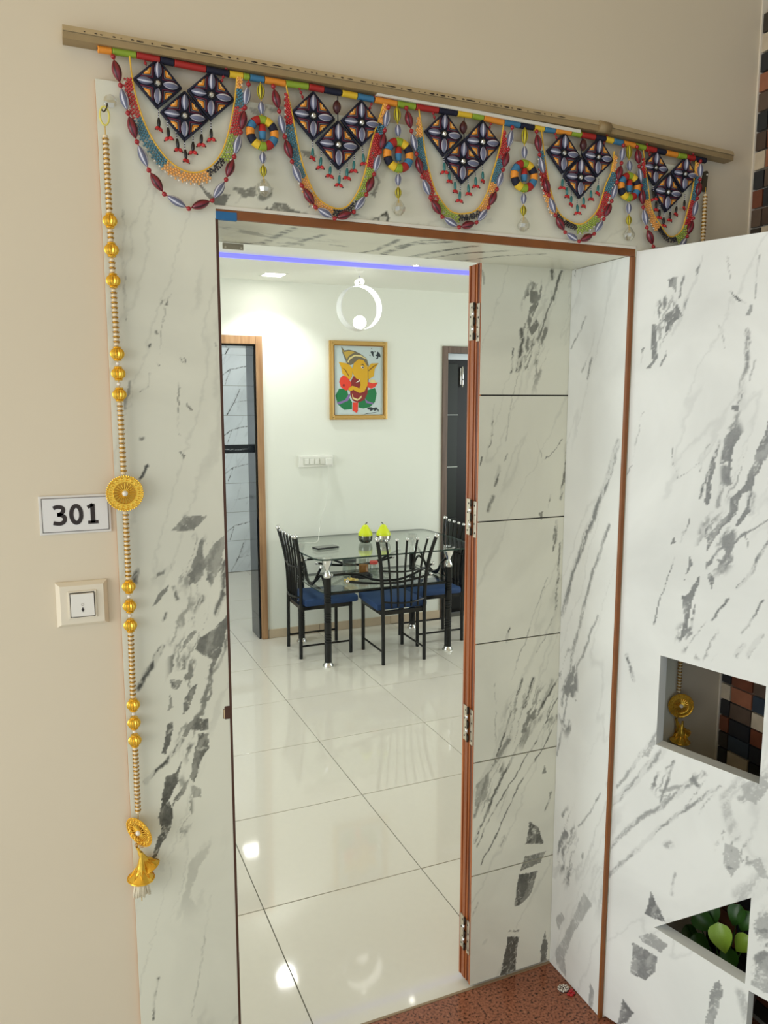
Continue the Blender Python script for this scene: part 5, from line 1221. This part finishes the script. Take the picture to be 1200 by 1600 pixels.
def bell_mesh(s):
    bm = BM(); prof = [(.0022, .048), (.0026, .040), (.004, .036), (.0055, .028), (.008, .018), (.012, .010), (.019, .003), (.022, 0), (.020, -.001), (.010, .006), (.004, .012)]
    lathe(bm, [(a*s, b*s) for a, b in prof], 24)
    for v in bm.verts:
        a = math.atan2(v.co.y, v.co.x); k = 1+.05*math.cos(8*a)*(1 if v.co.z < .03*s else 0); v.co.x *= k; v.co.y *= k
    tube(bm, [(.0215*s*math.cos(2*PI*j/20), .0215*s*math.sin(2*PI*j/20), .0005*s) for j in range(20)], .0014*s, 5, closed=True)
    for k in range(8):
        a = 2*PI*k/8; tube(bm, [(.0095*s*math.cos(a+.39), .0095*s*math.sin(a+.39), .017*s), (.0175*s*math.cos(a), .0175*s*math.sin(a), .0055*s), (.0095*s*math.cos(a-.39), .0095*s*math.sin(a-.39), .017*s)], .0009*s, 4)
    return mesh_of(bm, 'bell', M_GOLD, True)
ME_BELL = bell_mesh(1.22); ME_BELL2 = bell_mesh(1.08)
def garland(label, path, discs, balls, y, bell, hook, twist=0.0, loop=True, lean=0.0):
    """path: list of (x, z) from top to bottom in the wall plane at depth y"""
    t = thing('pearl_garland', label, 'garland', (path[0][0], FY, path[0][1]))
    o0 = Vector((path[0][0], FY, path[0][1]))
    def L(x_, z_, dy=0): return Vector((x_, y+dy, z_))-o0
    def xa(z_):
        for (xa_, za), (xb, zb) in zip(path[:-1], path[1:]):
            if zb <= z_ <= za+1e-9: return xa_+(xb-xa_)*(za-z_)/(za-zb+1e-9)
        return path[-1][0]
    bm = BM(); tube(bm, [L(*p) for p in path], .0008, 5); part('thread', bm, M_YCORD, t)
    if loop:
        q = L(*path[0]); bm = BM(); tube(bm, [q+Vector((.008*math.sin(2*PI*j/14), -.003, .014+.016*-math.cos(2*PI*j/14)+.002)) for j in range(14)], .0018, 6, closed=True); part('hanging_loop', bm, mat('pale_yellow_cord', (226, 214, 110), .6), t)
        bm = BM(); tube(bm, smooth_path([q+Vector((.006, .004, .040)), q+Vector((.004, -.004, .030)), q+Vector((-.001, -.006, .022)), q+Vector((-.004, -.002, .026))], 4), .0013, 5); sphere(bm, q+Vector((.012, .008, .046)), .012, 2, 1, (1, .18, 1)); part('hook', bm, [M_STEELD, M_CRYS], t, True)
    stops = sorted([(b, .0130, 'b') for b in balls]+[(d, .034, 'd') for d in discs], reverse=True)
    z = path[0][1]-.014; zend = bell
    i = 0
    for zc_, rr_, ty in stops+[(zend, .045, 'e')]:
        zt = zc_+rr_
        gap = z-zt
        n = int(round(gap/.0086)) if gap > .006 else 0
        if ty == 'b' and gap < .02:
            if gap > .002: obj('white_bead', ME_PW, t, L(xa(z-gap/2), z-gap/2))
        else:
            for k in range(n):
                zz = z-(k+.5)*gap/n; obj('pearl_bead', ME_PB, t, L(xa(zz), zz))
                if k < n-1: zz2 = z-(k+1)*gap/n; obj('gold_ring', ME_GR, t, L(xa(zz2), zz2))
        if ty == 'b': obj('gold_ball', ME_GB, t, L(xa(zc_), zc_, -.001))
        if ty == 'd':
            rz_ = twist if zc_ == min(discs) else 0
            d0 = obj('filigree_disc', DISC[0], t, L(xa(zc_), zc_, -.010 if rz_ else -.006)); d0.rotation_euler = (Matrix.Rotation(lean if rz_ else 0, 3, 'Y') @ Matrix.Rotation(rz_, 3, 'Z') @ Matrix.Rotation(PI/2, 3, 'X')).to_euler(); obj('disc_spokes', DISC[1], d0); obj('disc_pearl', DISC[2], d0)
        z = zc_-rr_
    # bell cluster
    b = L(xa(zend), zend, -.006)
    for k in range(7): obj('gold_ring', ME_GR, t, b+Vector((.007*math.cos(k*.9), .006*math.sin(k*.9), .022+.004*(k % 3))), (k*.7, k*1.1, 0), (.6, .6, .6))
    obj('bell', ME_BELL, t, b+Vector((-.001, -.008, -.045)), (.06, .05, 0)); obj('bell', ME_BELL2, t, b+Vector((.016, .003, -.033)), (-.1, -.42, 0))
    bm = BM(); rr2 = random.Random(2); lathe(bm, [(0, .004), (.008, .003), (.0095, -.012), (.012, -.028), (0, -.029)], 14)
    for k in range(150):
        a = rr2.uniform(0, 2*PI); r0_ = .0125*math.sqrt(rr2.random()); r1_ = r0_*1.25+.002
        e = Vector((r1_*math.cos(a), r1_*math.sin(a)*.7, -.034+rr2.uniform(-.003, .003)))
        tube(bm, [(r0_*math.cos(a), r0_*math.sin(a), .004), (r0_*1.1*math.cos(a), r0_*math.sin(a), -.015), e], .0011, 4)
    fr_ = part('silk_tassel', bm, M_FRINGE, t, loc=b+Vector((-.001, -.008, -.047))); fr_['kind'] = 'stuff'
    return t
garland('golden pearl garland with two filigree discs hanging down the left marble edge', [(.1225, 2.215), (.1235, 2.05), (.1255, 1.80), (.127, 1.55), (.1265, 1.36), (.126, 1.28), (.1245, 1.12), (.1235, .70)], [1.550, .858], [2.051, 2.000, 1.945, 1.815, 1.787+.0, 1.737][:3]+[1.8125, 1.776, 1.737]+[1.366, 1.327, 1.288, 1.125, 1.087, 1.050], FY-.014, .805, True, -.92, lean=-.26)
garland('old gold pearl garland hanging down the right marble edge behind the open door leaf', [(1.545, 2.255), (1.546, 1.5), (1.550, .70)], [1.52, .900], [2.02, 1.975, 1.93, 1.75, 1.70, 1.65, 1.30, 1.26, 1.22], FY-.014, .845, True, -.5, False)
q = at(1104, 292, FY-.006)
bm = BM(); prism(bm, [(-.011, -.024), (.006, -.024), (.010, .022), (.006, .026), (-.002, .024)], lambda u, v: (u, .004, v), lambda u, v: (u, -.002, v)); sphere(bm, (.005, -.003, .016), .0028, 1, 1)
hk_ = part('garland_hook', bm, [mat('dark_plate', (70, 64, 48), .5), M_PVC], None, False, (1.549, FY-.0042, 2.272)); tag(hk_, 'dark metal hook plate holding the right garland at the lintel end', 'hook')

# ------------------------------------------------------------------ potted plant behind the open leaf, and floor ornament
PXC, PYC = 1.612, 1.405
pt_ = thing('potted_plant', 'leafy green plant in a dark pot behind the open marble leaf', 'plant', (PXC, PYC, 0))
bm = BM(); lathe(bm, [(0, 0), (.062, 0), (.082, .15), (.086, .16), (.086, .175), (.076, .175), (.072, .15), (0, .15)], 24); part('pot', bm, mat('dark_pot', (44, 42, 40), .5), pt_, True)
bm = BM(); lathe(bm, [(0, .153), (.073, .151)], 20); part('soil', bm, mat('soil', (40, 28, 20), .9, noise=.4, nscale=80), pt_)
M_LF = mat('leaf_green', (58, 106, 36), .35, noise=.25, nscale=30); M_LFB = mat('leaf_bright', (150, 186, 62), .35, noise=.25, nscale=40)
def leaf_mesh(m):
    bm = BM(); n = 8; rows = []
    for i in range(n+1):
        t = i/n; w_ = .40*math.sin(PI*min(1, t*.98+.02)**.72)**.9 if 0 < i < n else .0
        z_ = -.25*t*t; rows.append([bm.verts.new((sx*w_, t, z_+abs(sx)*w_*.35)) for sx in (-1, -.5, 0, .5, 1)])
    for a, b in zip(rows[:-1], rows[1:]):
        for k in range(4):
            try: bm.faces.new((a[k], a[k+1], b[k+1], b[k]))
            except Exception: pass
    bmesh.ops.remove_doubles(bm, verts=bm.verts, dist=1e-4); return mesh_of(bm, 'leaf', m, True)
ME_L1, ME_L2 = leaf_mesh(M_LF), leaf_mesh(M_LFB)
spots = [(1127, 1466, 1.55, .075, ME_L2, 200), (1160, 1475, 1.60, .06, ME_L2, 150), (1100, 1440, 1.58, .07, ME_L1, 250), (1110, 1428, 1.60, .07, ME_L1, 200), (1095, 1475, 1.57, .06, ME_L1, 220), (1150, 1430, 1.62, .06, ME_L1, 170), (1140, 1500, 1.58, .06, ME_L1, 190), (1165, 1440, 1.63, .06, ME_L1, 160), (1080, 1460, 1.60, .055, ME_L1, 230)]
rp_ = random.Random(9)
for (px, py, X_, s, me, ang) in spots:
    d = ray(px, py); c = CAMP+d*X_/d[0]; c = Vector(c)-Vector((PXC, PYC, 0))
    nrm = Vector((-.75+rp_.uniform(-.2, .2), -.45+rp_.uniform(-.2, .2), .5)).normalized(); a = R(ang)
    upv = Vector((0, 0, 1)); xh = upv.cross(nrm).normalized(); yh = nrm.cross(xh)
    dirv = xh*math.sin(a)*-1+yh*math.cos(a); side = dirv.cross(nrm)
    o = obj('leaf', me, pt_, c-dirv*s*.5); o.rotation_mode = 'QUATERNION'; o.rotation_quaternion = Matrix((side, dirv, nrm)).transposed().to_quaternion(); o.scale = (s, s, s)
    bm = BM(); tube(bm, smooth_path([(rp_.uniform(-.02, .02), rp_.uniform(-.02, .02), .15), (c.x*.5, c.y*.5, max(.2, c.z*.7)), tuple(c-dirv*s*.48)], 4), .0018, 5); part('stem', bm, M_LF, pt_)
orn = thing('floor_ornament', 'small beaded ornament with red petals on the granite by the jamb', 'ornament', (1.318, 1.700, 0))
bm = BM()
for rr_, n in ((.016, 18), (.011, 12), (.005, 6)):
    for k in range(n):
        a = 2*PI*k/n; sphere(bm, (rr_*math.cos(a)-.008, rr_*math.sin(a)*.8+.01, .003+.002*(k % 2)), .0022, 1, 0)
lathe(bm, [(0, .0035), (.015, .0022), (.017, 0)], 16, 1, Matrix.Translation((-.008, .01, 0)))
part('bead_disc', bm, [M_PEARLW, mat('dark_backing', (70, 36, 28), .7)], orn, True)
for k, (x_, y_) in enumerate(((-.008, -.016), (.003, -.010), (.008, -.018), (-.002, -.022), (.010, -.006))):
    bm = BM(); sphere(bm, (0, 0, .004), .006, 2, 0, (1, .8, .65)); part('red_petal', bm, mat('red_petal', (176, 30, 36), .3), orn, True, (x_, y_, 0))
